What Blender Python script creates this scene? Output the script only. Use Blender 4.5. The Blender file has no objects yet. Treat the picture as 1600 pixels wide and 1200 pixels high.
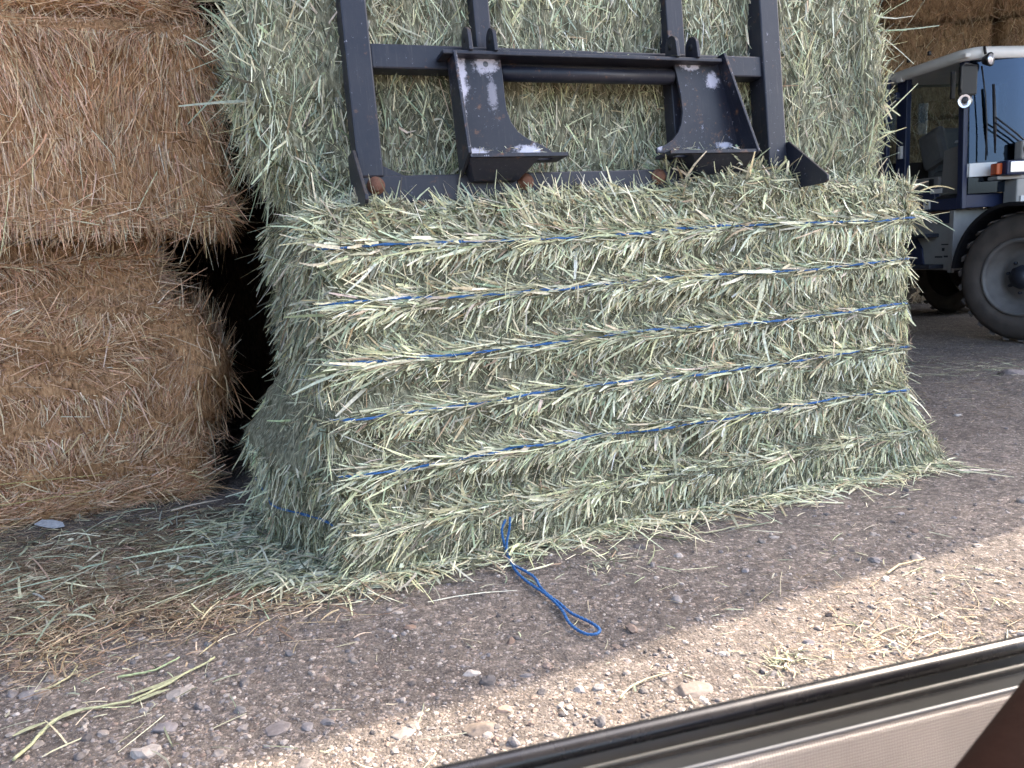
import bpy, math, random
import numpy as np
from mathutils import Matrix, Vector, Euler

rng = np.random.default_rng(7)
random.seed(7)
R = math.radians
C = bpy.context.scene.collection
S = bpy.context.scene

# ------------------------------------------------------------------ camera geometry
CAM_H, PITCH, ROLL, FPX = 1.08, R(10.0), R(3.4), 1202.0
_fw = np.array([0, math.cos(PITCH), -math.sin(PITCH)])
_r0 = np.array([1.0, 0, 0]); _u0 = np.cross(_r0, _fw)
_r = math.cos(ROLL) * _r0 - math.sin(ROLL) * _u0
_u = math.sin(ROLL) * _r0 + math.cos(ROLL) * _u0
_c = np.array([0, 0, CAM_H])

def ray(px, py):
    return _fw + (px - 800) / FPX * _r + (600 - py) / FPX * _u

def on_ground(px, py, z=0.0):
    d = ray(px, py)
    return _c + d * ((z - CAM_H) / d[2])

def on_plane(px, py, p0, n):
    d = ray(px, py)
    return _c + d * (np.dot(np.asarray(p0) - _c, n) / np.dot(d, n))

# ------------------------------------------------------------------ noise
def _hash(ix, iy, iz, seed):
    h = (ix.astype(np.int64) * 374761393 + iy.astype(np.int64) * 668265263 + iz.astype(np.int64) * 2147483647 + seed * 974634777) & 0xFFFFFFFF
    h = ((h ^ (h >> 13)) * 1274126177) & 0xFFFFFFFF
    h = (h ^ (h >> 16)) & 0xFFFFFFFF
    return h / 4294967295.0 * 2 - 1

def vnoise(p, seed=0):
    p = np.asarray(p, float)
    i = np.floor(p); f = p - i; f = f * f * (3 - 2 * f)
    i = i.astype(np.int64); out = 0
    for a in (0, 1):
        for b in (0, 1):
            for c in (0, 1):
                w = (f[:, 0] if a else 1 - f[:, 0]) * (f[:, 1] if b else 1 - f[:, 1]) * (f[:, 2] if c else 1 - f[:, 2])
                out = out + w * _hash(i[:, 0] + a, i[:, 1] + b, i[:, 2] + c, seed)
    return out

def fbm(p, seed=0, o=3):
    p = np.asarray(p, float); s = 0; a = 1.0; t = 0
    for k in range(o):
        s = s + a * vnoise(p * 2 ** k, seed + k * 17); t += a; a *= .5
    return s / t

def sstep(a, b, x):
    t = np.clip((x - a) / (b - a), 0, 1)
    return t * t * (3 - 2 * t)

def unit(a):
    return a / np.maximum(np.linalg.norm(a, axis=-1, keepdims=True), 1e-9)

# ------------------------------------------------------------------ mesh collector
class Geo:
    def __init__(self):
        self.v = []; self.f = []; self.n = 0; self.col = []; self.has = False
    def add(self, v, f, mat=0, col=None, smooth=False):
        v = np.asarray(v, float).reshape(-1, 3)
        if isinstance(f, np.ndarray):
            self.f.append((f + self.n, mat, smooth))
        else:
            by = {}
            for q in f: by.setdefault(len(q), []).append(q)
            for q in by.values():
                self.f.append((np.array(q) + self.n, mat, smooth))
        self.v.append(v)
        if col is None: col = np.full((len(v), 3), .5)
        else: self.has = True
        self.col.append(np.broadcast_to(np.asarray(col, float), (len(v), 3)))
        self.n += len(v)
        return self
    def box(self, c, s, mat=0, M=None, smooth=False):
        c = np.array(c, float); h = np.array(s, float) / 2
        q = np.array([[x, y, z] for x in (-1, 1) for y in (-1, 1) for z in (-1, 1)]) * h
        if M is not None: q = q @ np.array(M).T
        return self.add(q + c, [(0, 1, 3, 2), (4, 6, 7, 5), (0, 4, 5, 1), (2, 3, 7, 6), (0, 2, 6, 4), (1, 5, 7, 3)], mat, smooth=smooth)
    def span(self, a, b, mat=0):
        a = np.array(a, float); b = np.array(b, float)
        return self.box((a + b) / 2, np.abs(b - a), mat)
    def tube(self, path, r, n=8, mat=0, col=None, cap=True, closed=False):
        p = np.asarray(path, float); m = len(p)
        r = np.broadcast_to(np.asarray(r, float), (m,))
        t = unit(np.roll(p, -1, 0) - np.roll(p, 1, 0)) if closed else unit(np.gradient(p, axis=0))
        ref = np.array([0, 0, 1.0]) if abs(t[0][2]) < .9 else np.array([1.0, 0, 0])
        a = np.cross(t[0], ref); a /= np.linalg.norm(a); A = []
        for k in range(m):
            a = a - t[k] * np.dot(a, t[k]); a = a / np.linalg.norm(a); A.append(a)
        A = np.array(A); B = np.cross(t, A)
        ang = np.linspace(0, 2 * math.pi, n, endpoint=False)
        v = p[:, None] + r[:, None, None] * (np.cos(ang)[None, :, None] * A[:, None] + np.sin(ang)[None, :, None] * B[:, None])
        f = []
        for k in range(m if closed else m - 1):
            for j in range(n):
                k2 = (k + 1) % m
                f.append((k * n + j, k * n + (j + 1) % n, k2 * n + (j + 1) % n, k2 * n + j))
        if cap and not closed:
            f.append(tuple(range(n))[::-1]); f.append(tuple((m - 1) * n + j for j in range(n)))
        return self.add(v, f, mat, col, True)
    def prism(self, poly, t, org, ax, ay, mat=0):
        """poly: 2-D outline; extruded by t along ax x ay, starting at org"""
        poly = np.array(poly, float); ax = np.array(ax, float); ay = np.array(ay, float); az = np.cross(ax, ay)
        a = np.array(org, float) + poly[:, :1] * ax + poly[:, 1:] * ay
        n = len(a); v = np.vstack([a, a + az * t])
        f = [tuple(range(n))[::-1], tuple(range(n, 2 * n))] + [(i, (i + 1) % n, (i + 1) % n + n, i + n) for i in range(n)]
        return self.add(v, f, mat)
    def lathe(self, prof, n=40, org=(0, 0, 0), axis=(1, 0, 0), mat=0, arc=None):
        ax = np.array(axis, float); ax /= np.linalg.norm(ax)
        ref = np.array([0, 0, 1.0]) if abs(ax[2]) < .9 else np.array([1.0, 0, 0])
        a = np.cross(ax, ref); a /= np.linalg.norm(a); b = np.cross(ax, a)
        m = len(prof)
        ang = np.linspace(0, 2 * math.pi, n, endpoint=False)
        pr = np.array(prof, float)
        v = np.array(org)[None, None] + pr[:, 0][:, None, None] * ax + pr[:, 1][:, None, None] * (np.cos(ang)[None, :, None] * a + np.sin(ang)[None, :, None] * b)
        f = [(k * n + j, k * n + (j + 1) % n, (k + 1) * n + (j + 1) % n, (k + 1) * n + j) for k in range(m - 1) for j in range(n)]
        return self.add(v, f, mat, None, True)
    def build(self, name, mats, parent=None, bevel=0, loc=None):
        me = bpy.data.meshes.new(name)
        V = np.vstack(self.v)
        me.vertices.add(len(V)); me.vertices.foreach_set('co', V.astype(np.float32).ravel())
        li = np.concatenate([f.ravel() for f, _, _ in self.f])
        tot = np.concatenate([np.full(len(f), f.shape[1]) for f, _, _ in self.f])
        mi = np.concatenate([np.full(len(f), m) for f, m, _ in self.f])
        sm = np.concatenate([np.full(len(f), s) for f, _, s in self.f])
        me.loops.add(len(li)); me.loops.foreach_set('vertex_index', li.astype(np.int32))
        me.polygons.add(len(tot))
        me.polygons.foreach_set('loop_start', np.concatenate([[0], np.cumsum(tot)[:-1]]).astype(np.int32))
        me.polygons.foreach_set('material_index', mi.astype(np.int32))
        me.polygons.foreach_set('use_smooth', sm.astype(bool))
        if not isinstance(mats, (list, tuple)): mats = [mats]
        for m in mats: me.materials.append(m)
        if self.has:
            at = me.attributes.new('col', 'FLOAT_COLOR', 'POINT')
            cc = np.ones((len(V), 4), np.float32); cc[:, :3] = np.vstack(self.col)
            at.data.foreach_set('color', cc.ravel())
        me.update(calc_edges=True); me.validate()
        o = bpy.data.objects.new(name, me); C.objects.link(o)
        if parent is not None: o.parent = parent
        if loc is not None: o.location = loc
        if bevel:
            b = o.modifiers.new('bevel', 'BEVEL'); b.width = bevel; b.segments = 2; b.limit_method = 'ANGLE'; b.angle_limit = R(40)
        return o

def tag(o, label, cat, group=None):
    o['label'] = label; o['category'] = cat
    if group: o['group'] = group
    return o

def thing(name, label, cat, loc=(0, 0, 0), rot=(0, 0, 0), group=None):
    o = bpy.data.objects.new(name, None); C.objects.link(o)
    o.location = loc; o.rotation_euler = rot; o.empty_display_size = .2
    return tag(o, label, cat, group)

def to_local(o, p):
    M = Matrix.LocRotScale(o.location, o.rotation_euler, None)
    return np.array(M.inverted() @ Vector(p))

# ------------------------------------------------------------------ materials
class NT:
    def __init__(self, name):
        self.m = bpy.data.materials.new(name); self.m.use_nodes = True
        self.t = self.m.node_tree; self.t.nodes.clear()
        self.out = self.n('ShaderNodeOutputMaterial')
    def n(self, kind, **k):
        x = self.t.nodes.new(kind)
        for a, b in k.items():
            if a.startswith('i_'):
                x.inputs[a[2:].replace('_', ' ')].default_value = b
            else: setattr(x, a, b)
        return x
    def l(self, a, b): self.t.links.new(a, b)
    def coord(self, kind='Object'):
        return self.n('ShaderNodeTexCoord').outputs[kind]
    def noise(self, vec, scale, detail=4, rough=.55):
        x = self.n('ShaderNodeTexNoise'); x.inputs['Scale'].default_value = scale; x.inputs['Detail'].default_value = detail; x.inputs['Roughness'].default_value = rough
        if vec is not None: self.l(vec, x.inputs['Vector'])
        return x.outputs['Fac']
    def mapping(self, vec, scale):
        x = self.n('ShaderNodeMapping'); x.inputs['Scale'].default_value = scale; self.l(vec, x.inputs['Vector']); return x.outputs['Vector']
    def ramp(self, fac, stops):
        x = self.n('ShaderNodeValToRGB'); e = x.color_ramp.elements
        while len(e) < len(stops): e.new(.5)
        for q, (p, c) in zip(e, stops):
            q.position = p; q.color = (*c, 1) if len(c) == 3 else c
        self.l(fac, x.inputs['Fac']); return x.outputs['Color']
    def mix(self, fac, a, b, mode='MIX'):
        x = self.n('ShaderNodeMix', data_type='RGBA', blend_type=mode)
        for s, val in ((x.inputs['Factor'], fac), (x.inputs[6], a), (x.inputs[7], b)):
            if hasattr(val, 'is_linked'): self.l(val, s)
            elif isinstance(val, (int, float)): s.default_value = val
            else: s.default_value = (*val, 1)
        return x.outputs[2]
    def math(self, op, a, b=None):
        x = self.n('ShaderNodeMath', operation=op)
        for i, val in enumerate((a, b)):
            if val is None: continue
            if hasattr(val, 'is_linked'): self.l(val, x.inputs[i])
            else: x.inputs[i].default_value = val
        return x.outputs[0]
    def bump(self, h, strength=.4, dist=.01):
        x = self.n('ShaderNodeBump'); x.inputs['Strength'].default_value = strength; x.inputs['Distance'].default_value = dist
        self.l(h, x.inputs['Height']); return x.outputs['Normal']
    def bsdf(self, col, rough=.6, metal=0, normal=None, spec=.5, **kw):
        x = self.n('ShaderNodeBsdfPrincipled')
        if hasattr(col, 'is_linked'): self.l(col, x.inputs['Base Color'])
        else: x.inputs['Base Color'].default_value = (*col, 1)
        if hasattr(rough, 'is_linked'): self.l(rough, x.inputs['Roughness'])
        else: x.inputs['Roughness'].default_value = rough
        x.inputs['Metallic'].default_value = metal
        x.inputs['Specular IOR Level'].default_value = spec
        for a, b in kw.items(): x.inputs[a.replace('_', ' ')].default_value = b
        if normal is not None: self.l(normal, x.inputs['Normal'])
        return x.outputs[0]
    def done(self, sh):
        self.l(sh, self.out.inputs['Surface']); return self.m

def simple(name, col, rough=.5, metal=0, var=.25, scale=12, bump=.0, spec=.5, coat=0):
    t = NT(name); c = t.coord()
    nz = t.noise(c, scale, 5)
    base = t.mix(nz, tuple(x * (1 - var) for x in col), tuple(min(1, x * (1 + var)) for x in col))
    nm = t.bump(t.noise(c, scale * 8, 3), bump, .003) if bump else None
    rg = t.math('ADD', t.math('MULTIPLY', t.noise(c, scale * 2, 3), .25), rough - .12)
    return t.done(t.bsdf(base, rg, metal, nm, spec, Coat_Weight=coat))

def mat_blade(name, trans=.25, rough=.6, spec=.3):
    t = NT(name)
    a = t.n('ShaderNodeAttribute', attribute_name='col').outputs['Color']
    nz = t.noise(t.coord(), 90, 2)
    col = t.mix(1.0, a, t.ramp(nz, [(.3, (.72, .72, .72)), (.7, (1.2, 1.2, 1.2))]), 'MULTIPLY')
    p = t.bsdf(col, rough, 0, None, spec)
    tr = t.n('ShaderNodeBsdfTranslucent'); t.l(col, tr.inputs['Color'])
    mx = t.n('ShaderNodeMixShader'); mx.inputs[0].default_value = trans
    t.l(p, mx.inputs[1]); t.l(tr.outputs[0], mx.inputs[2])
    return t.done(mx.outputs[0])

def mat_core(name, dark, mid, light, stretch=(1, 1, 1), s=70):
    t = NT(name); c = t.coord()
    v = t.mapping(c, stretch)
    f = t.noise(v, s, 6, .7)
    g = t.noise(c, 5, 4)
    col = t.ramp(f, [(.32, dark), (.5, mid), (.68, light)])
    col = t.mix(1.0, col, t.ramp(g, [(.3, (.7, .68, .66)), (.7, (1.15, 1.15, 1.15))]), 'MULTIPLY')
    return t.done(t.bsdf(col, .85, 0, t.bump(f, .9, .012), .2))

def mat_steel(name, scuffs=(), wear=.635, rust=.715):
    t = NT(name); c = t.coord()
    n1 = t.noise(c, 7, 5); n2 = t.noise(c, 52, 7, .8); n3 = t.noise(c, 160, 4)
    base = t.mix(n1, (.006, .0075, .016), (.013, .0155, .027))
    dust = t.ramp(t.noise(c, 3.2, 6, .7), [(.42, (0, 0, 0)), (.78, (.30, .30, .30))])
    base = t.mix(dust, base, (.07, .062, .062))
    chips = t.ramp(n2, [(wear, (0, 0, 0)), (wear + .03, (1, 1, 1))])
    chips = t.math('MULTIPLY', chips, t.ramp(n1, [(.42, (0, 0, 0)), (.56, (1, 1, 1))]))
    base = t.mix(chips, base, (.36, .36, .44))
    rs = t.math('MULTIPLY', t.ramp(t.noise(c, 21, 6, .7), [(rust - .1, (0, 0, 0)), (rust, (1, 1, 1))]), .8)
    base = t.mix(rs, base, (.13, .062, .035))
    geo = t.n('ShaderNodeNewGeometry'); sx = t.n('ShaderNodeSeparateXYZ'); t.l(geo.outputs['Normal'], sx.inputs[0])
    up = t.math('MULTIPLY', t.ramp(sx.outputs['Z'], [(.55, (0, 0, 0)), (.9, (1, 1, 1))]), t.ramp(n2, [(.35, (.2, .2, .2)), (.6, (.9, .9, .9))]))
    base = t.mix(up, base, (.115, .095, .072))
    streak = t.noise(t.mapping(c, (30, 30, 2.2)), 2.2, 6, .75)
    base = t.mix(t.math('MULTIPLY', t.ramp(streak, [(.56, (0, 0, 0)), (.74, (1, 1, 1))]), .55), base, (.075, .066, .066))
    rough = t.math('ADD', t.math('MULTIPLY', n1, .25), .30)
    for (p, sc, amt) in scuffs:
        sub = t.n('ShaderNodeVectorMath', operation='SUBTRACT'); t.l(c, sub.inputs[0]); sub.inputs[1].default_value = p
        mul = t.n('ShaderNodeVectorMath', operation='MULTIPLY'); t.l(sub.outputs[0], mul.inputs[0]); mul.inputs[1].default_value = tuple(1 / x for x in sc)
        ln = t.n('ShaderNodeVectorMath', operation='LENGTH'); t.l(mul.outputs[0], ln.inputs[0])
        d = t.math('ADD', ln.outputs['Value'], t.math('MULTIPLY', t.math('SUBTRACT', n2, .5), 2.6))
        k = t.ramp(d, [(.55, (amt, amt, amt)), (.95, (0, 0, 0))])
        base = t.mix(k, base, (.46, .45, .53))
    return t.done(t.bsdf(base, rough, 0, t.bump(n3, .12, .002), .35))

def mat_glass(name, tint=(.35, .5, .6), alpha=.3, rough=.03, refl=(.9, .95, 1)):
    t = NT(name)
    g = t.n('ShaderNodeBsdfGlossy'); g.inputs['Roughness'].default_value = rough
    g.inputs['Color'].default_value = (*refl, 1)
    tr = t.n('ShaderNodeBsdfTransparent'); tr.inputs['Color'].default_value = (*tint, 1)
    fr = t.n('ShaderNodeFresnel'); fr.inputs['IOR'].default_value = 1.5
    k = t.math('ADD', t.math('MULTIPLY', fr.outputs[0], 1.0), alpha)
    mx = t.n('ShaderNodeMixShader'); t.l(k, mx.inputs[0]); t.l(tr.outputs[0], mx.inputs[1]); t.l(g.outputs[0], mx.inputs[2])
    return t.done(mx.outputs[0])

M = {}
M['hay_blade'] = mat_blade('green_hay_blades')
M['brown_blade'] = mat_blade('brown_hay_blades', .15, .55)
M['hay_core'] = mat_core('green_hay_mass', (.04, .041, .027), (.17, .168, .115), (.42, .41, .30), (1, 1, .35))
M['brown_core'] = mat_core('brown_hay_mass', (.08, .038, .017), (.38, .21, .105), (.64, .39, .21), (1, 1, .3), 90)
M['gap_shade_core'] = mat_core('gap_shade_hay_mass', (.012, .007, .004), (.035, .02, .011), (.07, .042, .024), (1, 1, .3), 70)  # shade of the gap painted into the hay colour of the added bales
M['old_core'] = mat_core('weathered_hay_mass', (.12, .08, .05), (.33, .24, .15), (.52, .40, .27), (1, 1, .35), 42)
M['steel'] = mat_steel('scratched_blue_black_paint')
M['rust'] = simple('rusty_steel', (.13, .055, .032), .7, .2, .4, 60, .5)
M['twine'] = simple('blue_twine', (.022, .12, .33), .55, 0, .35, 160, .6)
M['white_paint'] = simple('dirty_white_paint', (.30, .29, .275), .45, 0, .22, 9)
M['roof_white'] = simple('cab_roof_white', (.82, .81, .79), .4, 0, .1, 7)
M['navy'] = simple('navy_cab_paint', (.018, .026, .068), .38, 0, .3, 8)
M['black'] = simple('black_plastic', (.014, .014, .017), .45, 0, .3, 20)
M['cabin'] = simple('dark_cab_trim', (.012, .012, .013), .7, 0, .3, 14)
M['tyre'] = simple('dusty_tyre_rubber', (.095, .078, .067), .8, 0, .6, 9, .4)
M['rim'] = simple('grey_wheel_rim', (.17, .158, .15), .55, .1, .5, 11, .2)
M['hub'] = simple('navy_wheel_hub', (.022, .025, .036), .5, 0, .4, 22)
M['seat'] = simple('grey_seat_cover', (.16, .16, .16), .8, 0, .2, 20, .3)
M['console'] = simple('grey_console', (.22, .21, .20), .55, 0, .12, 20)
M['chrome'] = simple('chrome_reflector', (.75, .76, .8), .12, 1, .08, 20)
M['lens'] = simple('lamp_lens', (.75, .76, .82), .1, .6, .1, 60)
M['orange'] = simple('orange_lens', (.42, .07, .015), .2, 0, .2, 50)
M['decal'] = simple('pale_sticker', (.62, .62, .62), .5, 0, .1, 40)
M['glass'] = mat_glass('blue_tinted_windscreen', (.20, .28, .36), .06, .03, (.34, .44, .62))
M['door_glass'] = mat_glass('tinted_door_glass', (.30, .38, .40), .03)
M['roof_sheet'] = simple('galvanised_roof_sheet', (.30, .30, .30), .5, .4, .2, 3)
M['post'] = simple('timber_post', (.2, .14, .09), .8, 0, .3, 9, .4)
M['rubber_gloss'] = simple('glossy_black_rubber', (.010, .010, .013), .26, 0, .2, 30, 0, .6)
M['trim_grey'] = simple('grey_door_trim', (.022, .023, .024), .6, 0, .1, 40)
M['piping'] = simple('pale_grey_piping', (.085, .092, .11), .45, 0, .1, 40)
M['leather'] = simple('dark_brown_leather', (.009, .0035, .003), .9, 0, .25, 12, .2, .05)
M['headliner'] = simple('pale_headliner', (.62, .59, .57), .9, 0, .06, 40, .1, .1)

def mat_fabric():
    t = NT('woven_grey_fabric'); c = t.coord()
    w1 = t.n('ShaderNodeTexWave', wave_type='BANDS', bands_direction='X'); w1.inputs['Scale'].default_value = 165; w1.inputs['Distortion'].default_value = 1.5
    w2 = t.n('ShaderNodeTexWave', wave_type='BANDS', bands_direction='Z'); w2.inputs['Scale'].default_value = 165; w2.inputs['Distortion'].default_value = 1.5
    t.l(c, w1.inputs['Vector']); t.l(c, w2.inputs['Vector'])
    k = t.math('MULTIPLY', w1.outputs['Fac'], w2.outputs['Fac'])
    col = t.ramp(k, [(0, (.33, .30, .29)), (.55, (.54, .50, .485))])
    col = t.mix(1.0, col, t.ramp(t.noise(c, 22, 3), [(.3, (.88, .88, .88)), (.7, (1.08, 1.08, 1.08))]), 'MULTIPLY')
    return t.done(t.bsdf(col, .9, 0, t.bump(k, .5, .002), .2))
M['fabric'] = mat_fabric()

def mat_ground():
    t = NT('gravel_dirt'); c = t.coord()
    a = t.noise(c, 1.7, 7, .68); b = t.noise(c, 30, 6, .7); d = t.noise(c, 170, 4, .7)
    col = t.ramp(a, [(.3, (.120, .101, .089)), (.5, (.172, .149, .131)), (.7, (.222, .184, .152))])
    col = t.mix(1.0, col, t.ramp(b, [(.3, (.5, .5, .51)), (.52, (1, 1, 1)), (.70, (1.5, 1.47, 1.44))]), 'MULTIPLY')
    vo = t.n('ShaderNodeTexVoronoi', feature='F1'); vo.inputs['Scale'].default_value = 110; t.l(c, vo.inputs['Vector'])
    sp = t.n('ShaderNodeSeparateColor'); t.l(vo.outputs['Color'], sp.inputs[0])
    grit = t.ramp(sp.outputs[0], [(.0, (.75, .73, .73)), (.55, (.95, .94, .95)), (.86, (1.15, 1.14, 1.16)), (.97, (2.0, 1.95, 1.95))])
    col = t.mix(1.0, col, grit, 'MULTIPLY')
    col = t.mix(1.0, col, t.ramp(d, [(.35, (.8, .8, .8)), (.65, (1.2, 1.2, 1.2))]), 'MULTIPLY')
    h = t.math('ADD', t.math('MULTIPLY', b, 1.6), t.math('SUBTRACT', d, t.math('MULTIPLY', vo.outputs['Distance'], .9)))
    return t.done(t.bsdf(col, .92, 0, t.bump(h, .75, .007), .2))
M['ground'] = mat_ground()

def mat_attr(name, rough=.8, ns=60):
    t = NT(name)
    a = t.n('ShaderNodeAttribute', attribute_name='col').outputs['Color']
    c = t.coord(); nz = t.noise(c, ns, 5, .65)
    col = t.mix(1.0, a, t.ramp(nz, [(.3, (.7, .7, .7)), (.7, (1.25, 1.25, 1.25))]), 'MULTIPLY')
    return t.done(t.bsdf(col, rough, 0, t.bump(nz, .35, .003), .3))
M['stone'] = mat_attr('gravel_stone')

# ------------------------------------------------------------------ ground
def gh(x, y):
    x = np.atleast_1d(np.asarray(x, float)); y = np.atleast_1d(np.asarray(y, float))
    p = np.stack([x, y, 0 * x], -1)
    near = np.exp(-((x - .5) ** 2 + (y - 3) ** 2) / 60.)
    h = .018 * fbm(p * .9, 3) + near * (.012 * fbm(p * 5, 5, 3) + .0055 * np.abs(fbm(p * 24, 9, 2)))
    return h - .012

def make_ground():
    def axis(lo, hi, n, far):
        core = np.linspace(lo, hi, n)
        st = (hi - lo) / (n - 1); k = []
        d = st; q = 0
        while q < far:
            d *= 1.25; q += d; k.append(q)
        k = np.array(k)
        return np.concatenate([(lo - k)[::-1], core, hi + k])
    xs = axis(-2.6, 5.2, 420, 240); ys = axis(1.2, 8.0, 420, 240)
    X, Yy = np.meshgrid(xs, ys, indexing='ij')
    Z = gh(X.ravel(), Yy.ravel())
    nx, ny = len(xs), len(ys)
    i = np.arange(nx * ny).reshape(nx, ny)
    f = np.stack([i[:-1, :-1], i[1:, :-1], i[1:, 1:], i[:-1, 1:]], -1).reshape(-1, 4)
    g = Geo(); g.add(np.stack([X.ravel(), Yy.ravel(), Z], -1), f, 0, None, True)
    o = g.build('ground', M['ground']); o['kind'] = 'structure'; o['label'] = 'dusty gravel yard'
make_ground()

# ------------------------------------------------------------------ hay blades
PAL_G = (np.array([[.80, .765, .545], [.61, .61, .425], [.40, .435, .325], [.14, .145, .095], [.46, .36, .24]]), [.36, .29, .18, .13, .04])
PAL_GV = (np.array([[.77, .75, .53], [.58, .59, .41], [.38, .42, .32], [.13, .14, .095], [.44, .35, .23]]), [.30, .30, .24, .13, .03])
PAL_B = (np.array([[.80, .53, .335], [.62, .375, .215], [.88, .67, .47], [.22, .11, .055]]), [.40, .29, .23, .08])
PAL_L = (np.array([[.43, .33, .22], [.29, .205, .13], [.60, .51, .36], [.17, .115, .075]]), [.34, .32, .20, .14])
PAL_O = (np.array([[.60, .48, .34], [.46, .35, .235], [.72, .61, .46], [.25, .18, .12]]), [.38, .34, .16, .12])

def pick(pal, n, var=.16):
    c = pal[0][rng.choice(len(pal[1]), n, p=np.array(pal[1]) / sum(pal[1]))]
    return c * (1 + var * rng.standard_normal((n, 1))).clip(.5, 1.6) * (1 + .05 * rng.standard_normal((n, 3)))

def blades(g, P, D, N, L, W, bend, col, rows=3, mat=0):
    n = len(P)
    if n == 0: return
    D = unit(D); t = np.linspace(0, 1, rows)
    prof = np.interp(t, [0, .25, .7, 1], [.85, 1, .92, .5])
    ctr = P[:, None] + D[:, None] * (L[:, None, None] * t[None, :, None]) + bend[:, None] * (L[:, None, None] * (t ** 2)[None, :, None])
    side = unit(np.cross(D, N))
    off = side[:, None] * (W[:, None, None] * .5 * prof[None, :, None])
    v = np.stack([ctr - off, ctr + off], 2).reshape(-1, 3)
    b = (np.arange(n) * rows * 2)[:, None]
    f = []
    for k in range(rows - 1):
        f.append(b + np.array([[2 * k, 2 * k + 1, 2 * k + 3, 2 * k + 2]]))
    f = np.stack(f, 1).reshape(-1, 4)
    g.add(v, f, mat, np.repeat(np.clip(col, .01, .9), rows * 2, 0), False)

def rand_unit(n):
    return unit(rng.standard_normal((n, 3)))

class Bale:
    """rounded, displaced box in its own coordinates: x along the face, y into depth, z up"""
    def __init__(self, dims, r, h, warp=None):
        self.d = np.array(dims, float); self.r = r; self.h = h; self.warp = warp
    def map(self, p):
        p = np.asarray(p, float)
        c = np.clip(p, self.r, self.d - self.r); q = p - c
        n = unit(q); s = c + n * self.r
        s = s + n * self.h(s, n)[:, None]
        if self.warp is not None: s = self.warp(s)
        return s, n
    def core(self, g, step, mat, faces='xXyYzZ', col=None):
        L = self.d
        for ax in range(3):
            for side in (0, 1):
                if 'xyz'[ax] not in faces and not side: continue
                if 'XYZ'[ax] not in faces and side: continue
                a, b = [k for k in range(3) if k != ax]
                na, nb = max(3, int(L[a] / step)), max(3, int(L[b] / step))
                A, B = np.meshgrid(np.linspace(0, L[a], na), np.linspace(0, L[b], nb), indexing='ij')
                p = np.zeros((na * nb, 3)); p[:, a] = A.ravel(); p[:, b] = B.ravel(); p[:, ax] = L[ax] * side
                s, n = self.map(p)
                i = np.arange(na * nb).reshape(na, nb)
                f = np.stack([i[:-1, :-1], i[1:, :-1], i[1:, 1:], i[:-1, 1:]], -1).reshape(-1, 4)
                if (side == 1) != (ax in (0, 2)): f = f[:, ::-1]
                g.add(s, f, mat, col, True)
    def sample(self, face, n, lo=(0, 0, 0), hi=(1, 1, 1)):
        ax = 'xyz'.index(face.lower()); side = face.isupper()
        p = (np.array(lo) + rng.random((n, 3)) * (np.array(hi) - np.array(lo))) * self.d
        p[:, ax] = self.d[ax] * side
        return p

def frame_dir(n, along, up_hint=np.array([0, 0, 1.0])):
    """two tangents for a set of normals"""
    t1 = unit(np.cross(np.broadcast_to(up_hint, n.shape), n) + 1e-6)
    return t1, np.cross(n, t1)

def generic_cover(g, bale, face, n, length, width, lift, angfun, pal, lo=(0, 0, 0), hi=(1, 1, 1), sink=.012, bendv=.12, keep=None, rollv=.5, grav=0.0, shade=None, rows=3, mat=0):
    p = bale.sample(face, n, lo, hi)
    if keep is not None: p = p[keep(p)]
    n = len(p)
    P, N = bale.map(p)
    ax = 'xyz'.index(face.lower())
    hint = np.array([0, 0, 1.0]) if ax != 2 else np.array([0, 1.0, 0])
    t1, t2 = frame_dir(N, None, hint)          # t2 = "up" on side faces
    a = angfun(p)
    lf = np.abs(rng.normal(lift[0], lift[1], n)); lf = np.minimum(lf, 1.1)
    D = (np.cos(a)[:, None] * t1 + np.sin(a)[:, None] * t2) * np.cos(lf)[:, None] + N * np.sin(lf)[:, None]
    L = rng.gamma(4, length / 4, n).clip(length * .3, length * 2.4)
    W = rng.gamma(3, width / 3, n).clip(width * .3, width * 2.3)
    roll = unit(N + rollv * rng.standard_normal((n, 3)))
    bend = bendv * rng.standard_normal((n, 3)) - .25 * N * np.sin(lf)[:, None] + np.array([0, 0, -grav])
    col = pick(pal, n)
    if shade is not None: col = col * shade(p)[:, None]
    blades(g, P - N * sink, D, roll, L, W, bend, col, rows, mat)

# ------------------------------------------------------------------ the two green bales
YAW = R(20.1)
A0 = np.array([-.636, 2.511, 0.0])
DU = np.array([math.cos(YAW), math.sin(YAW), 0]); DV = np.array([-math.sin(YAW), math.cos(YAW), 0])
def bale_pt(u, v, z=0.0): return A0 + DU * u + DV * v + np.array([0, 0, z])

STR = np.array([1.11, .93, .735, .553, .36, .165])
seam_x = np.cumsum(rng.uniform(.08, .15, 26))
FL, FD, FH = 2.55, .98, 1.255

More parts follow.
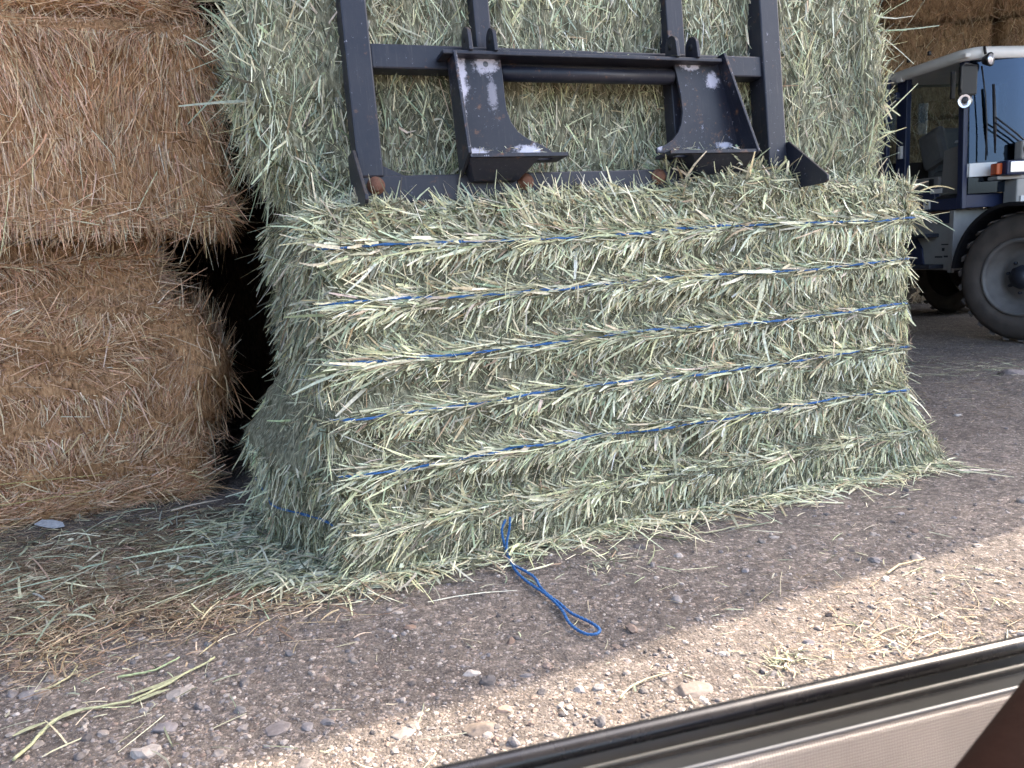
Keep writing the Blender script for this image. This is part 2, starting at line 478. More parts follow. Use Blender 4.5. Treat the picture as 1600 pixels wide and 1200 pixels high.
def h_front(s, n):
    x, y, z = s[:, 0], s[:, 1], s[:, 2]
    side = np.sqrt(np.clip(1 - n[:, 2] ** 2, 0, 1))
    k = np.argmin(np.abs(z[:, None] - STR[None]), 1); dz = z - STR[k]
    b = -.006 * np.exp(-(dz / .010) ** 2) + .028 * np.exp(-((dz + .022) / .034) ** 2) + .014 * np.exp(-((dz - .022) / .024) ** 2)
    sm = np.min(np.abs(x[:, None] - seam_x[None]), 1)
    b = b - .010 * np.exp(-(sm / .007) ** 2) * (np.abs(dz) > .055)
    b = b + .055 * sstep(.2, 0, z) * (n[:, 1] < -.3)
    top = np.clip(n[:, 2], 0, 1)
    m = top * (.085 * np.exp(-((x - 1.72) / .30) ** 2 - ((y - .15) / .3) ** 2) + .004 + .022 * fbm(s * 5, 31, 2))
    return side * b + m + .026 * fbm(s * 2.3, 11, 3) + .012 * fbm(s * 11, 13, 2)

def warp_front(s):
    s = s.copy(); x, y, z = s[:, 0] / FL, s[:, 1] / FD, s[:, 2] / FH
    lft = np.clip(1 - x, 0, 1) ** 3
    dx = -.07 * np.clip(y, 0, 1) * lft
    dx -= .17 * sstep(.52, .28, z) * lft * sstep(.05, .45, y)
    dx += .03 * lft
    rgt = np.clip(x, 0, 1) ** 7
    dx += .25 * np.clip((.34 - z) / .34, 0, 1) ** 1.5 * rgt
    dx += .04 * sstep(.82, .98, z) * rgt
    s[:, 0] += dx
    return s

fb = Bale((FL, FD, FH), .055, h_front, warp_front)
t = thing('hay_bale', 'big green hay bale standing on the gravel, bound with rows of blue twine', 'hay bale', tuple(A0), (0, 0, YAW), 'green hay bales in the stack')
g = Geo()
fb.core(g, .018, 1, 'xXyYzZ', (.3, .3, .2))
def dzof(p):
    k = np.argmin(np.abs(p[:, 2][:, None] - STR[None]), 1); return p[:, 2] - STR[k]
# short cut stubble all over the face
generic_cover(g, fb, 'y', 26000, .032, .0045, (.30, .28), lambda p: rng.uniform(0, 2 * math.pi, len(p)), PAL_G, bendv=.2, rollv=.8, rows=2, sink=.008,
              shade=lambda p: .80 + .14 * sstep(.09, .03, np.abs(dzof(p))) + .5 * fbm(p * 7, 41, 3) + .35 * (rng.random(len(p)) < .14))
# short upright strands of the flakes between the strings
generic_cover(g, fb, 'y', 9000, .05, .0048, (.18, .18), lambda p: math.pi / 2 + rng.normal(0, .5, len(p)), PAL_G, keep=lambda p: np.abs(dzof(p)) > .03, rows=2,
              shade=lambda p: .62 + .5 * fbm(p * 8, 43, 3))
# random lying straws
generic_cover(g, fb, 'y', 27000, .048, .0042, (.27, .24), lambda p: rng.normal(math.pi, 1.0, len(p)) + 1.6 * vnoise(p * 5, 51), PAL_G, bendv=.2, rollv=.7, shade=lambda p: .95 + .4 * fbm(p * 6, 47, 3))
generic_cover(g, fb, 'y', 6500, .062, .0050, (.22, .2), lambda p: math.pi - .35 + rng.normal(0, .5, len(p)) + .9 * vnoise(p * 5, 55), PAL_G, lo=(0, 0, .885), bendv=.2, rows=4)

def fringe(n, below, spread, length, width):
    """straw combed out of the bale along each string"""
    k = rng.integers(0, 6, n)
    p = np.zeros((n, 3)); p[:, 0] = .06 + rng.random(n) * (FL - .06)
    dz = -(.002 + rng.exponential(spread, n)) if below else .001 + rng.exponential(spread * .7, n)
    p[:, 2] = np.clip(STR[k] + dz, 0.0, FH)
    cl = vnoise(np.stack([p[:, 0] * 7, k * 9.7, 0 * dz], -1), 61)
    kp = rng.random(n) < (.66 + .75 * cl)
    p = p[kp]; dz = dz[kp]; cl = cl[kp]; k = k[kp]; n = len(p)
    P, N = fb.map(p)
    x = p[:, 0] / FL
    P = P + N * (.010 * np.exp(-np.abs(dz) / .012))[:, None]
    if below: a = math.pi + R(16) + R(38) * x + R(26) * vnoise(np.stack([p[:, 0] * 3.1, k * 5.3, 0 * dz], -1), 63) + rng.normal(0, .38, n)
    else: a = math.pi - R(14) - R(8) * x + R(18) * vnoise(np.stack([p[:, 0] * 3.7, k * 3.3, 0 * dz], -1), 65) + rng.normal(0, .30, n)
    lf = np.abs(rng.normal(.24, .22, n)).clip(0, .95)
    t1, t2 = frame_dir(N, None)
    t1 = np.where((t1[:, :1] < 0), -t1, t1); t2 = np.tile(np.array([[0, 0, 1.0]]), (n, 1))
    D = (np.cos(a)[:, None] * t1 + np.sin(a)[:, None] * t2) * np.cos(lf)[:, None] + N * np.sin(lf)[:, None]
    L = rng.gamma(4, length / 4, n).clip(.025, .2); W = rng.gamma(3, width / 3, n).clip(.0016, .0135)
    bend = .13 * rng.standard_normal((n, 3)) - .3 * N * np.sin(lf)[:, None] + np.array([0, 0, -.06])
    blades(g, P - N * .012, D, unit(N + .45 * rng.standard_normal((n, 3))), L, W, bend, pick(PAL_G, n) * (1.0 + .25 * cl[:, None]), 4)
fringe(19000, True, .026, .054, .0046)
fringe(13000, False, .020, .058, .0042)
fringe(1500, True, .02, .10, .0062)
fringe(1300, False, .012, .11, .0056)
def along(n):
    k = rng.integers(0, 6, n); p = np.zeros((n, 3)); p[:, 0] = .1 + rng.random(n) * (FL - .1); p[:, 2] = STR[k] + rng.normal(0, .012, n)
    P, N = fb.map(p); a = math.pi + rng.normal(0, .16, n); lf = np.abs(rng.normal(.10, .10, n))
    D = np.stack([np.cos(a) * np.cos(lf), -np.sin(lf), np.sin(a)], -1)
    L = rng.gamma(4, .10 / 4, n).clip(.04, .22); W = rng.gamma(5, .0050 / 5, n)
    blades(g, P + N * .010, D, unit(N + .4 * rng.standard_normal((n, 3))), L, W, .10 * rng.standard_normal((n, 3)) - .12 * N, pick(PAL_G, n), 4)
along(1500)
# bottom skirt and its flare to the right
generic_cover(g, fb, 'y', 8500, .058, .0042, (.25, .2), lambda p: math.pi + .75 + .5 * (p[:, 0] / FL) + rng.normal(0, .35, len(p)), PAL_G, hi=(1, 1, .22), grav=.15, rows=4)
generic_cover(g, fb, 'y', 1500, .115, .0055, (.14, .12), lambda p: -math.pi / 2 + .55 + rng.normal(0, .22, len(p)), PAL_GV, lo=(.90, 0, .02), hi=(1, 1, .36), grav=.1, rows=4)
# ends
generic_cover(g, fb, 'x', 20000, .062, .0050, (.2, .22), lambda p: -math.pi / 2 + rng.normal(0, .7, len(p)), PAL_GV, bendv=.25, rollv=.7, grav=.12, rows=4,
              shade=lambda p: .85 + .2 * fbm(p * 5, 71, 2))
generic_cover(g, fb, 'X', 6000, .055, .0050, (.2, .2), lambda p: rng.uniform(0, 6.28, len(p)), PAL_GV, bendv=.2, rollv=.7, grav=.1)
generic_cover(g, fb, 'X', 1200, .11, .0055, (.25, .2), lambda p: -math.pi / 2 + rng.normal(0, .3, len(p)), PAL_GV, hi=(1, 1, .3), grav=.1, rows=4)
# loose tufts on top
generic_cover(g, fb, 'Z', 15000, .055, .0048, (.22, .22), lambda p: rng.uniform(0, 6.28, len(p)), PAL_G, hi=(1, .55, 1), bendv=.25, rollv=.8, rows=4)
generic_cover(g, fb, 'Z', 1700, .10, .0055, (.55, .25), lambda p: rng.uniform(2.0, 4.6, len(p)), PAL_GV, lo=(.54, 0, 0), hi=(.82, .35, 1), bendv=.2, rows=4)
# a tuft sticking out of the upper right corner
n = 55
P = np.stack([FL + rng.normal(-.03, .03, n), rng.normal(.03, .05, n), rng.normal(1.15, .05, n)], -1)
D = np.stack([rng.normal(1, .25, n), rng.normal(-.35, .3, n), rng.normal(.15, .45, n)], -1)
blades(g, P, D, rand_unit(n), rng.uniform(.07, .17, n), rng.uniform(.004, .009, n), np.array([0, 0, -.35]) + .12 * rng.standard_normal((n, 3)), pick(PAL_G, n), 5)
g.build('hay_body', [M['hay_blade'], M['hay_core']], t)
for si, s in enumerate(STR):
    q = []
    xs = np.linspace(0.02, FL - .02, 110)
    pf = np.stack([xs, 0 * xs, s + .006 * np.sin(xs * 5 + si) + .004 * vnoise(np.stack([xs * 9, 0 * xs + si, 0 * xs], -1), 5)], -1)
    ysd = np.linspace(.04, FD - .04, 24)
    loop = np.vstack([pf, np.stack([0 * ysd + FL, ysd, 0 * ysd + s], -1), pf[::-1][::6] + [0, FD, 0], np.stack([0 * ysd, ysd[::-1], 0 * ysd + s], -1)])
    P, N = fb.map(loop)
    g = Geo()
    for ph in (0, math.pi):
        w = np.arange(len(P)) * 1.15 + ph
        g.tube(P + N * ((.0105 if si < 5 else -.004) * np.where(np.abs(N[:, 1]) > .7, 1, -.8) + .0022 * np.cos(w))[:, None] + np.array([0, 0, 1]) * (.0026 * np.sin(w))[:, None], .0027, 6, closed=True)
    g.build('twine', M['twine'], t)

# upper bale -------------------------------------------------------------------
UL, UD, UH = 2.60, .96, 1.25
def h_upper(s, n):
    z = s[:, 2] / UH
    b = .06 * np.exp(-((z - .36) / .30) ** 2) * np.abs(n[:, 0])
    fl = .012 * np.sin(s[:, 0] * 38 + 3 * fbm(s * 3, 77, 2)) * (n[:, 1] < -.4)
    return b + fl + .03 * fbm(s * 2.4, 81, 3) + .012 * fbm(s * 10, 83, 2)
def warp_upper(s):
    s = s.copy(); x, z = s[:, 0] / UL, s[:, 2] / UH
    lft = np.clip(1 - x, 0, 1) ** 4; rgt = np.clip(x, 0, 1) ** 6
    s[:, 0] += .13 * np.clip((.30 - z) / .30, 0, 1) ** 1.4 * lft - .012 * np.exp(-((z - .42) / .26) ** 2) * lft + .035 * sstep(.5, .85, z) * lft
    s[:, 0] += .05 * np.exp(-((z - .35) / .22) ** 2) * rgt
    return s
ub = Bale((UL, UD, UH), .12, h_upper, warp_upper)
t = thing('hay_bale', 'green hay bale stacked on top, pinned behind the black steel frame', 'hay bale', tuple(bale_pt(-.055, .19, 1.262)), (0, 0, YAW), 'green hay bales in the stack')
g = Geo()
ub.core(g, .022, 1, 'xXyYzZ', (.3, .3, .2))
vis = (1, 1, .86)
def vert(sp): return lambda p: np.where(rng.random(len(p)) < .5, 1, -1) * math.pi / 2 + R(14) * vnoise(p * 3, 91) + rng.normal(0, sp, len(p))
generic_cover(g, ub, 'y', 20000, .055, .0042, (.16, .18), vert(.75), PAL_GV, hi=vis, rows=2, rollv=.7, shade=lambda p: .68 + .5 * fbm(p * np.array([9, 1, 3]), 93, 3))
generic_cover(g, ub, 'y', 36000, .070, .0038, (.13, .16), vert(.36), PAL_GV, hi=vis, rollv=.6, bendv=.14, shade=lambda p: 1.0 + .6 * fbm(p * np.array([9, 1, 3]), 93, 3))
generic_cover(g, ub, 'y', 10000, .055, .0042, (.28, .22), vert(.8), PAL_G, hi=vis, rollv=.6, bendv=.25, rows=4)
generic_cover(g, ub, 'x', 11000, .085, .0044, (.18, .22), vert(.5), PAL_GV, bendv=.25, rows=4, rollv=.7)
generic_cover(g, ub, 'X', 6000, .10, .0048, (.22, .25), vert(.45), PAL_GV, bendv=.25, rows=4, rollv=.7)
generic_cover(g, ub, 'x', 240, .085, .0045, (.6, .3), vert(.9), PAL_GV, lo=(0, 0, .1), hi=(1, .5, 1), bendv=.45, rows=6)
generic_cover(g, ub, 'X', 150, .11, .005, (.6, .3), vert(.9), PAL_GV, hi=(1, .5, 1), bendv=.5, rows=6)
generic_cover(g, ub, 'z', 1500, .09, .005, (.35, .25), lambda p: rng.uniform(0, 6.28, len(p)), PAL_GV, hi=(1, .4, 1), grav=.2)
generic_cover(g, ub, 'Z', 2500, .09, .005, (.35, .25), lambda p: rng.uniform(0, 6.28, len(p)), PAL_GV)
g.build('hay_body', [M['hay_blade'], M['hay_core']], t)

# ------------------------------------------------------------------ brown bales on the left
BY = R(26); B0 = np.array([-1.499, 3.547, 0.0])
BS = np.array([math.cos(BY), math.sin(BY), 0]); BN = np.array([-math.sin(BY), math.cos(BY), 0])
def brown_pt(s, dpt, z): return B0 + BS * s + BN * dpt + np.array([0, 0, z])

def slit_mask(p, slits):
    m = np.zeros(len(p))
    for (x, z, rx, rz, an) in slits:
        dx, dz = p[:, 0] - x, p[:, 2] - z
        u = dx * math.cos(an) + dz * math.sin(an); w = -dx * math.sin(an) + dz * math.cos(an)
        m = np.maximum(m, np.exp(-((u / rx) ** 2 + (w / rz) ** 2) ** 2))
    return m

def brown_bale(label, s0, s1, d0, z0, z1, seed, style, dens, hfun=None, slits=(), visx=.5, group='brown hay bales in the left stack', depth=1.0):
    dims = (s1 - s0, depth, z1 - z0)
    def h(s, n):
        b = .03 * fbm(s * 2.1, seed, 3) + .010 * fbm(s * 9, seed + 3, 2) + .007 * fbm(s * 24, seed + 5, 2)
        if hfun is not None: b = b + hfun(s, n)
        if slits: b = b - .07 * slit_mask(s, slits) * (n[:, 1] < -.5)
        return b
    bl = Bale(dims, .09, h)
    t = thing('hay_bale', label, 'hay bale', tuple(brown_pt(s0, d0, z0)), (0, 0, BY), group)
    g = Geo(); bl.core(g, .022 if dens else .05, 1, 'xXyYzZ', (.3, .17, .08))
    if dens:
        lo = (visx, 0, 0)
        kp = (lambda p: slit_mask(p, slits) < .25) if slits else None
        if style == 'combed':
            generic_cover(g, bl, 'y', int(11000 * dens), .05, .0028, (.14, .16), vert(.6), PAL_B, lo=lo, rows=2, keep=kp, rollv=.7, shade=lambda p: .78 + .2 * fbm(p * 6, seed + 7, 2))
            generic_cover(g, bl, 'y', int(21000 * dens), .11, .0026, (.08, .09), lambda p: -math.pi / 2 + R(22) * vnoise(p * 2.3, seed + 9) + rng.normal(0, .16, len(p)) * np.where(rng.random(len(p)) < .15, 4, 1), PAL_B, lo=(visx, 0, .12), keep=kp, bendv=.10, rollv=.6,
                          shade=lambda p: .95 + .25 * fbm(p * np.array([8, 1, 2]), seed + 11, 2))
            generic_cover(g, bl, 'y', int(900 * dens), .13, .0030, (.15, .12), lambda p: -math.pi / 2 + rng.normal(0, .5, len(p)), PAL_B, lo=(visx, 0, .2), keep=kp, bendv=.25, rows=5, shade=lambda p: 1.2 + 0 * p[:, 0])
        else:
            generic_cover(g, bl, 'y', int(17000 * dens), .048, .0029, (.18, .2), lambda p: rng.uniform(0, 6.28, len(p)), PAL_B, lo=lo, rows=2, rollv=.8, shade=lambda p: .78 + .25 * fbm(p * np.array([3, 1, 9]), seed + 7, 2))
            generic_cover(g, bl, 'y', int(12000 * dens), .085, .0029, (.16, .16), lambda p: -.6 + 1.8 * fbm(p * np.array([2.2, 1, 5]), seed + 9, 2) * 1.6 + rng.normal(0, .45, len(p)), PAL_B, lo=lo, bendv=.2, rollv=.7, rows=4,
                          shade=lambda p: .9 + .3 * fbm(p * np.array([3, 1, 9]), seed + 7, 2))
        generic_cover(g, bl, 'X', int(5000 * dens), .10, .003, (.18, .18), vert(.5), PAL_B, hi=(1, .7, 1), bendv=.2, rows=4)
        generic_cover(g, bl, 'y', int(2600 * dens), .09, .003, (.12, .12), lambda p: rng.normal(0, .3, len(p)) + np.where(rng.random(len(p)) < .5, math.pi, 0), PAL_B, lo=lo, hi=(1, 1, .12), bendv=.15)
        generic_cover(g, bl, 'z', int(2000 * dens), .045, .003, (.25, .2), lambda p: rng.uniform(0, 6.28, len(p)), PAL_B, lo=lo, hi=(1, .5, 1), grav=.15)
        generic_cover(g, bl, 'Z', int(2500 * dens), .07, .003, (.3, .25), lambda p: rng.uniform(0, 6.28, len(p)), PAL_B, lo=lo, hi=(1, .5, 1))
    g.build('hay_body', [M['brown_blade'], M['brown_core'] if dens else M['gap_shade_core']], t)
    return t

def h_low(s, n):
    x = np.abs(n[:, 0]); z = s[:, 2]
    lip = -.028 * np.exp(-((z - .97) / .02) ** 2) * (n[:, 1] < -.4)
    roundy = .19 * np.exp(-((z - .60) / .27) ** 2) * np.clip(n[:, 0], 0, 1)
    rib = .014 * np.sin(z * 34 + 2 * fbm(s * 3, 7, 2)) * (n[:, 1] < -.4)
    return lip + roundy + rib - .075 * sstep(.93, 1.0, z) * (n[:, 1] < -.4) - .15 * sstep(.90, .99, z) * np.clip(n[:, 0], 0, 1)
tb = brown_bale('lower brown hay bale on the ground with a bulging right end', -2.35, .02, 0.0, -.01, 1.215, 100, 'matted', 1.25, h_low)
tu = brown_bale('upper brown hay bale with combed straw and small dark slits in its face', -2.2, .27, -.10, 1.24, 2.13, 120, 'combed', 1.0, None,
                [(2.02, .46, .010, .045, .25), (2.09, .33, .012, .06, .25), (1.83, .345, .007, .03, .5), (1.97, .55, .007, .03, .3)])
brown_bale('topmost brown hay bale whose bottom edge just enters at the upper left', -2.25, .20, .0, 2.145, 3.05, 140, 'matted', .6, None)
# pale strands lying across the lower bale
g = Geo()
for (a, b, c) in (((0, 757), (90, 748), (165, 741)), ((0, 790), (70, 780), (150, 765))):
    q = np.array([on_plane(*k, B0 - BN * .035, BN) for k in (a, b, c)])
    q = np.array([to_local(tb, k) for k in q]); tt = np.linspace(0, 1, 12)[:, None]
    q = q[0] * (1 - tt) ** 2 + 2 * q[1] * tt * (1 - tt) + q[2] * tt ** 2
    g.tube(q, .0022, 5, col=(.50, .40, .16))
g.build('loose_strand', M['brown_blade'], tb)
# unseen bales added behind the front rows to block light and keep the gap dark
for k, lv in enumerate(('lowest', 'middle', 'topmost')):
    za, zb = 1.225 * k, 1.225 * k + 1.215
    brown_bale('unseen brown bale added in the second row behind the left stack, ' + lv, -2.35, -.02, 1.04, za, zb, 160 + k * 7, 'matted', 0, None, (), .5, 'unseen brown bales added to darken the gap', 2.1)
    be = brown_bale('unseen brown bale added to close the dark end of the gap, ' + lv, 0, 2.46, 0, za, zb, 190 + k * 7, 'matted', 0, None, (), .5, 'unseen brown bales added to darken the gap', 1.0)
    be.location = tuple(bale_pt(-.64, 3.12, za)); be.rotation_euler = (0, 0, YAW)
    bb = brown_bale('unseen brown bale added right behind the green bales, ' + lv, 0, 2.45, 0, za, zb, 230 + k * 7, 'matted', 0, None, (), .5, 'unseen brown bales added to darken the gap', 1.9)
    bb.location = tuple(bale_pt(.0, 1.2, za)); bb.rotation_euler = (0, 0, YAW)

# ------------------------------------------------------------------ bale wall behind the loader
def back_bale(label, x0, x1, y, z0, z1, seed, dens):
    def h(s, n): return .05 * fbm(s * 1.7, seed, 3) + .03 * fbm(s * 6, seed + 3, 2) - .03 * (n[:, 1] < -.4) * np.exp(-(((s[:, 0] * 3 + .3 * fbm(s * 3, seed + 1, 2)) % 1 - .5) / .05) ** 2)
    bl = Bale((x1 - x0, 1.1, z1 - z0), .1, h)
    t = thing('hay_bale', label, 'hay bale', (x0, y, z0), (0, 0, R(2)), 'weathered bales in the wall behind the loader')
    g = Geo(); bl.core(g, .035, 1, 'xXyYzZ', (.2, .14, .08))
    if dens: generic_cover(g, bl, 'y', dens, .12, .0055, (.15, .15), vert(.6), PAL_O, rollv=.7, bendv=.2, shade=lambda p: .95 + .3 * fbm(p * 3, seed + 9, 2))
    g.build('hay_body', [M['brown_blade'], M['old_core']], t)
cols = [(3.55, 5.13, 'leftmost column, beside the green bales'), (5.15, 6.66, 'middle column, above the cab roof'), (6.69, 8.3, 'rightmost column, behind the windscreen')]
rows_ = [(0, 1.22, 'bottom row'), (1.24, 2.45, 'second row up'), (2.47, 3.68, 'third row up'), (3.70, 4.92, 'top row')]
for ci, (x0, x1, cl) in enumerate(cols):
    for ri, (z0, z1, rl) in enumerate(rows_):
        back_bale('weathered back wall bale, %s, %s' % (rl, cl), x0, x1, 10.6 + .12 * ((ci * 5 + ri * 3) % 4) / 3, z0, z1, 200 + ci * 31 + ri * 7, 4500)

# ------------------------------------------------------------------ black steel frame
fr = thing('bale_fork', 'scratched black steel loader attachment frame leaning against the upper green bale', 'loader attachment', tuple(bale_pt(0, .085, 1.275)), (R(-5.5), 0, YAW))
FM = Matrix.LocRotScale(fr.location, fr.rotation_euler, None)
fX = np.array(FM.to_3x3() @ Vector((1, 0, 0))); fY = np.array(FM.to_3x3() @ Vector((0, 1, 0))); fO = np.array(FM.translation)
def FL_(px, py, c=0.0):
    """point of the frame's own plane (offset c) seen at that pixel -> (a, b)"""
    p = on_plane(px, py, fO + fY * c, fY); q = np.array(FM.inverted() @ Vector(p)); return q[0], q[2]
PD = -.045                                                    # front of the posts
aL0, _ = FL_(555, 229, PD); aL1, _ = FL_(598, 250, PD)
aR0, _ = FL_(1199, 200, PD); aR1, _ = FL_(1229, 221, PD)
bBot = FL_(700, 305, PD)[1] - .02; bSh = FL_(720, 271, PD)[1]
bC0, bC1 = FL_(900, 112, PD)[1], FL_(900, 76, PD)[1]
TOP = 1.15
for (a0, a1) in ((aL0, aL1), (aR0, aR1)):
    g = Geo(); g.span((a0, PD, bSh - .005), (a1, .05, TOP)); g.build('post', M['steel'], fr, .006)
g = Geo(); g.span((aL0, PD + .006, bBot), (aR1, .046, bSh)); g.build('bottom_beam', M['steel'], fr, .005)
g = Geo(); g.span((aL0, PD + .003, TOP), (aR1, .047, TOP + .085)); g.build('top_beam', M['steel'], fr, .005)
g = Geo(); g.span((aL1 - .002, PD + .012, bC0), (aR0 + .002, .04, bC1)); g.build('cross_beam', M['steel'], fr, .006)
i0 = FL_(738, 30, 0)[0]; i1 = FL_(763, 30, 0)[0]; j0 = FL_(1037, 30, 0)[0]; j1 = FL_(1063, 30, 0)[0]
for (a0, a1) in ((i0, i1), (j0, j1)):
    g = Geo(); g.span((a0, -.02, bC1 - .004), (a1, .045, TOP + .002)); g.build('upright', M['steel'], fr, .004)
    g = Geo(); g.span((a0, -.02, bSh - .004), (a1, .045, bC0 + .004)); g.build('upright', M['steel'], fr, .004)
# spears pushed into the upper bale
for a in (aL0 + .25, (aL0 + aR1) / 2, aR1 - .25):
    g = Geo(); g.tube([(a, .04, bBot + .05), (a, .5, bBot + .05), (a, .85, bBot + .05)], [.022, .018, .004], 10); g.build('spear', M['steel'], fr)
# lip plate across the brackets
PB = -.06                                                     # bracket back-plate front
LIPC = -.115
l0 = FL_(692, 84, LIPC)[0]; l1 = FL_(1128, 88, LIPC)[0]; lb = FL_(900, 87, LIPC)[1]
g = Geo(); g.span((l0, LIPC, lb - .006), (l1, PD + .014, lb + .008)); g.build('lip_plate', M['steel'], fr, .003)
g = Geo(); g.tube([(FL_(778, 100, PB)[0], -.040, lb - .042), (FL_(1052, 100, PB)[0], -.040, lb - .042)], .028, 18); g.build('cross_tube', M['steel'], fr)

def bracket(pix, flange_px, shelf_px, mirror, scuffs):
    m = mat_steel('worn_bracket_paint', scuffs, .61, .67)
    poly = np.array([FL_(x, y, PB) for x, y in pix])
    g = Geo(); g.prism(poly, .012, (0, PB, 0), (1, 0, 0), (0, 0, 1)); o = g.build('bracket_plate', m, fr, .002)
    # outer flange
    (a_t, b_t), (a_b, b_b) = flange_px
    dtop, dbot = .06, .105
    fl = [(PB + .02, b_t + .002), (PB - dtop, b_t + .002), (PB - dbot, b_b), (PB + .02, b_b - .055)]
    g = Geo()
    w = .012
    v = []
    for s in (-w / 2, w / 2):
        for (c, b) in fl:
            k = (b_t - b) / (b_t - b_b); v.append((a_t + (a_b - a_t) * min(k, 1.0) + s, c, b))
    g.add(v, [(0, 1, 2, 3), (7, 6, 5, 4), (0, 4, 5, 1), (1, 5, 6, 2), (2, 6, 7, 3), (3, 7, 4, 0)])
    g.build('bracket_flange', m, fr, .002)
    # bottom shelf with two slots, and the wedge under it
    (s0, s1, bz) = shelf_px
    c0, c1 = PB + .01, PB - .10
    g = Geo()
    xs = np.array([0, .36, .56, .74, .88, 1.0]); xs = (s0 + (s1 - s0) * (xs if not mirror else 1 - xs[::-1]))
    ys = np.array([c0, c0 - .045, c0 - .075, c1])
    slots = {1, 3} if not mirror else {1, 3}
    for i in range(5):
        for j in range(3):
            if j == 1 and i in slots: continue
            g.span((xs[i], ys[j + 1], bz - .012), (xs[i + 1], ys[j], bz))
    g.build('bracket_shelf', m, fr)
    g = Geo()
    e0, e1 = (s0, s1 - .10 * 1) if not mirror else (s0 + .10, s1)
    lo0, lo1 = (s0 + .03, s1 - .16) if not mirror else (s0 + .16, s1 - .03)
    zb = bz - .075
    v = [(e0, c1 + .012, bz - .0125), (e1, c1 + .012, bz - .0125), (e1, PD + .004, bz - .0125), (e0, PD + .004, bz - .0125),
         (lo0, PD - .03, zb), (lo1, PD - .03, zb), (lo1, PD + .004, zb), (lo0, PD + .004, zb)]
    g.add(v, [(0, 1, 2, 3), (7, 6, 5, 4), (0, 4, 5, 1), (1, 5, 6, 2), (2, 6, 7, 3), (3, 7, 4, 0)])
    g.build('bracket_gusset', M['steel'], fr, .002)
    return o
def sc(px, py, rx, rz, amt): a, b = FL_(px, py, PB); return ((a, PB, b), (rx, .2, rz), amt)
pixL = [(704, 92), (780, 92), (784, 120), (787, 150), (790, 172), (797, 192), (808, 207), (823, 218), (842, 226), (856, 234), (866, 243), (868, 250), (722, 252)]
pixR = [(1050, 96), (1122, 96), (1164, 244), (1024, 240), (1024, 232), (1036, 228), (1048, 220), (1057, 208), (1062, 194), (1064, 176), (1061, 150), (1055, 120)]
fa = FL_(703, 88, PB); fb_ = FL_(721, 250, PB)
bracket(pixL, (fa, fb_), (FL_(722, 250, PB)[0], FL_(870, 250, PB)[0], FL_(790, 249, PB)[1]), False,
        [sc(742, 239, .05, .017, 1), sc(825, 237, .06, .026, 1), sc(718, 125, .028, .11, 1), sc(757, 103, .05, .04, .8), sc(768, 150, .02, .06, .35)])
ra = FL_(1118, 92, PB); rb = FL_(1160, 246, PB)
bracket(pixR, (ra, rb), (FL_(1026, 243, PB)[0], FL_(1162, 243, PB)[0], FL_(1090, 243, PB)[1]), True,
        [sc(1075, 104, .05, .02, .9), sc(1110, 128, .035, .035, .85), sc(1128, 228, .045, .014, .9), sc(1029, 231, .012, .02, .7)])
# weld studs on the brackets
for (x, y) in ((757, 102), (1073, 104)):
    a, b = FL_(x, y, PB); g = Geo(); g.lathe([(0, .0), (.0, .017), (.008, .016), (.012, .009), (.013, 0)], 20, (a, PB - .0005, b), (0, -1, 0)); g.build('stud', M['piping'], fr)
# lugs standing on the lip
for (x0, y0) in ((730, 78), (769, 78), (1052, 82), (1084, 84)):
    a, b = FL_(x0, y0, -.10)
    g = Geo(); ang = np.linspace(0, math.pi, 12)
    out = [(-.055, lb + .006), (.03, lb + .006)] ; top = [( -.012 + .038 * math.cos(q), lb + .055 + .038 * math.sin(q)) for q in ang]
    g.prism([(c - .07, bb) for c, bb in out + top], .014, (a, 0, 0), (0, 1, 0), (0, 0, 1)); o = g.build('lug', M['steel'], fr, .002)
    g = Geo(); g.lathe([(0, 0), (0, .012), (.0185, .012), (.0185, 0)], 18, (a - .002, -.082, lb + .055), (1, 0, 0)); g.build('lug_pin_hole', M['cabin'], o)
# forward fins at both bottom corners
def fin(a, btop, tip_c, tip_b, bl):
    g = Geo()
    pl = [(.04, btop), (PD - .01, btop), (tip_c + .015, tip_b + .02), (tip_c, tip_b + .006), (tip_c, tip_b - .012), (tip_c + .012, tip_b - .022), (.04, bl)]
    g.prism(pl, .012, (a, 0, 0), (0, 1, 0), (0, 0, 1)); g.build('corner_fin', M['steel'], fr, .003)
bt = FL_(1229, 222, PD)[1]
def fin_tip(px, py, a):
    n = fX; p = on_plane(px, py, fO + fX * a, n); q = np.array(FM.inverted() @ Vector(p)); return q[1], q[2]
tc, tb_ = fin_tip(1294, 275, aR1 + .006)
fin(aR1 + .001, bt, max(tc, -.34), tb_ if tc > -.34 else bBot + .02, bBot)
tc2, tb2 = fin_tip(577, 300, aL0 - .012)
fin(aL0 - .014, FL_(553, 236, PD)[1], -.2, bBot + .0, bBot)
# inner triangular stiffeners and rusty bolts
g = Geo(); g.prism([(aL1 - .001, bSh - .001), (aL1 + .075, bSh - .001), (aL1 - .001, bSh + .035)], .012, (0, PD + .025, 0), (1, 0, 0), (0, 0, 1)); g.build('stiffener', M['steel'], fr, .002)
for (x, y) in ((588, 290), (822, 284), (1030, 276)):
    a, b = FL_(x, y, PD); o = None
    g = Geo(); g.lathe([(0, 0), (0, .030), (.006, .030), (.007, .021), (.017, .020), (.019, .017), (.019, 0)], 24, (a, PD + .0065, b), (0, -1, 0)); g.build('bolt', M['rust'], fr)

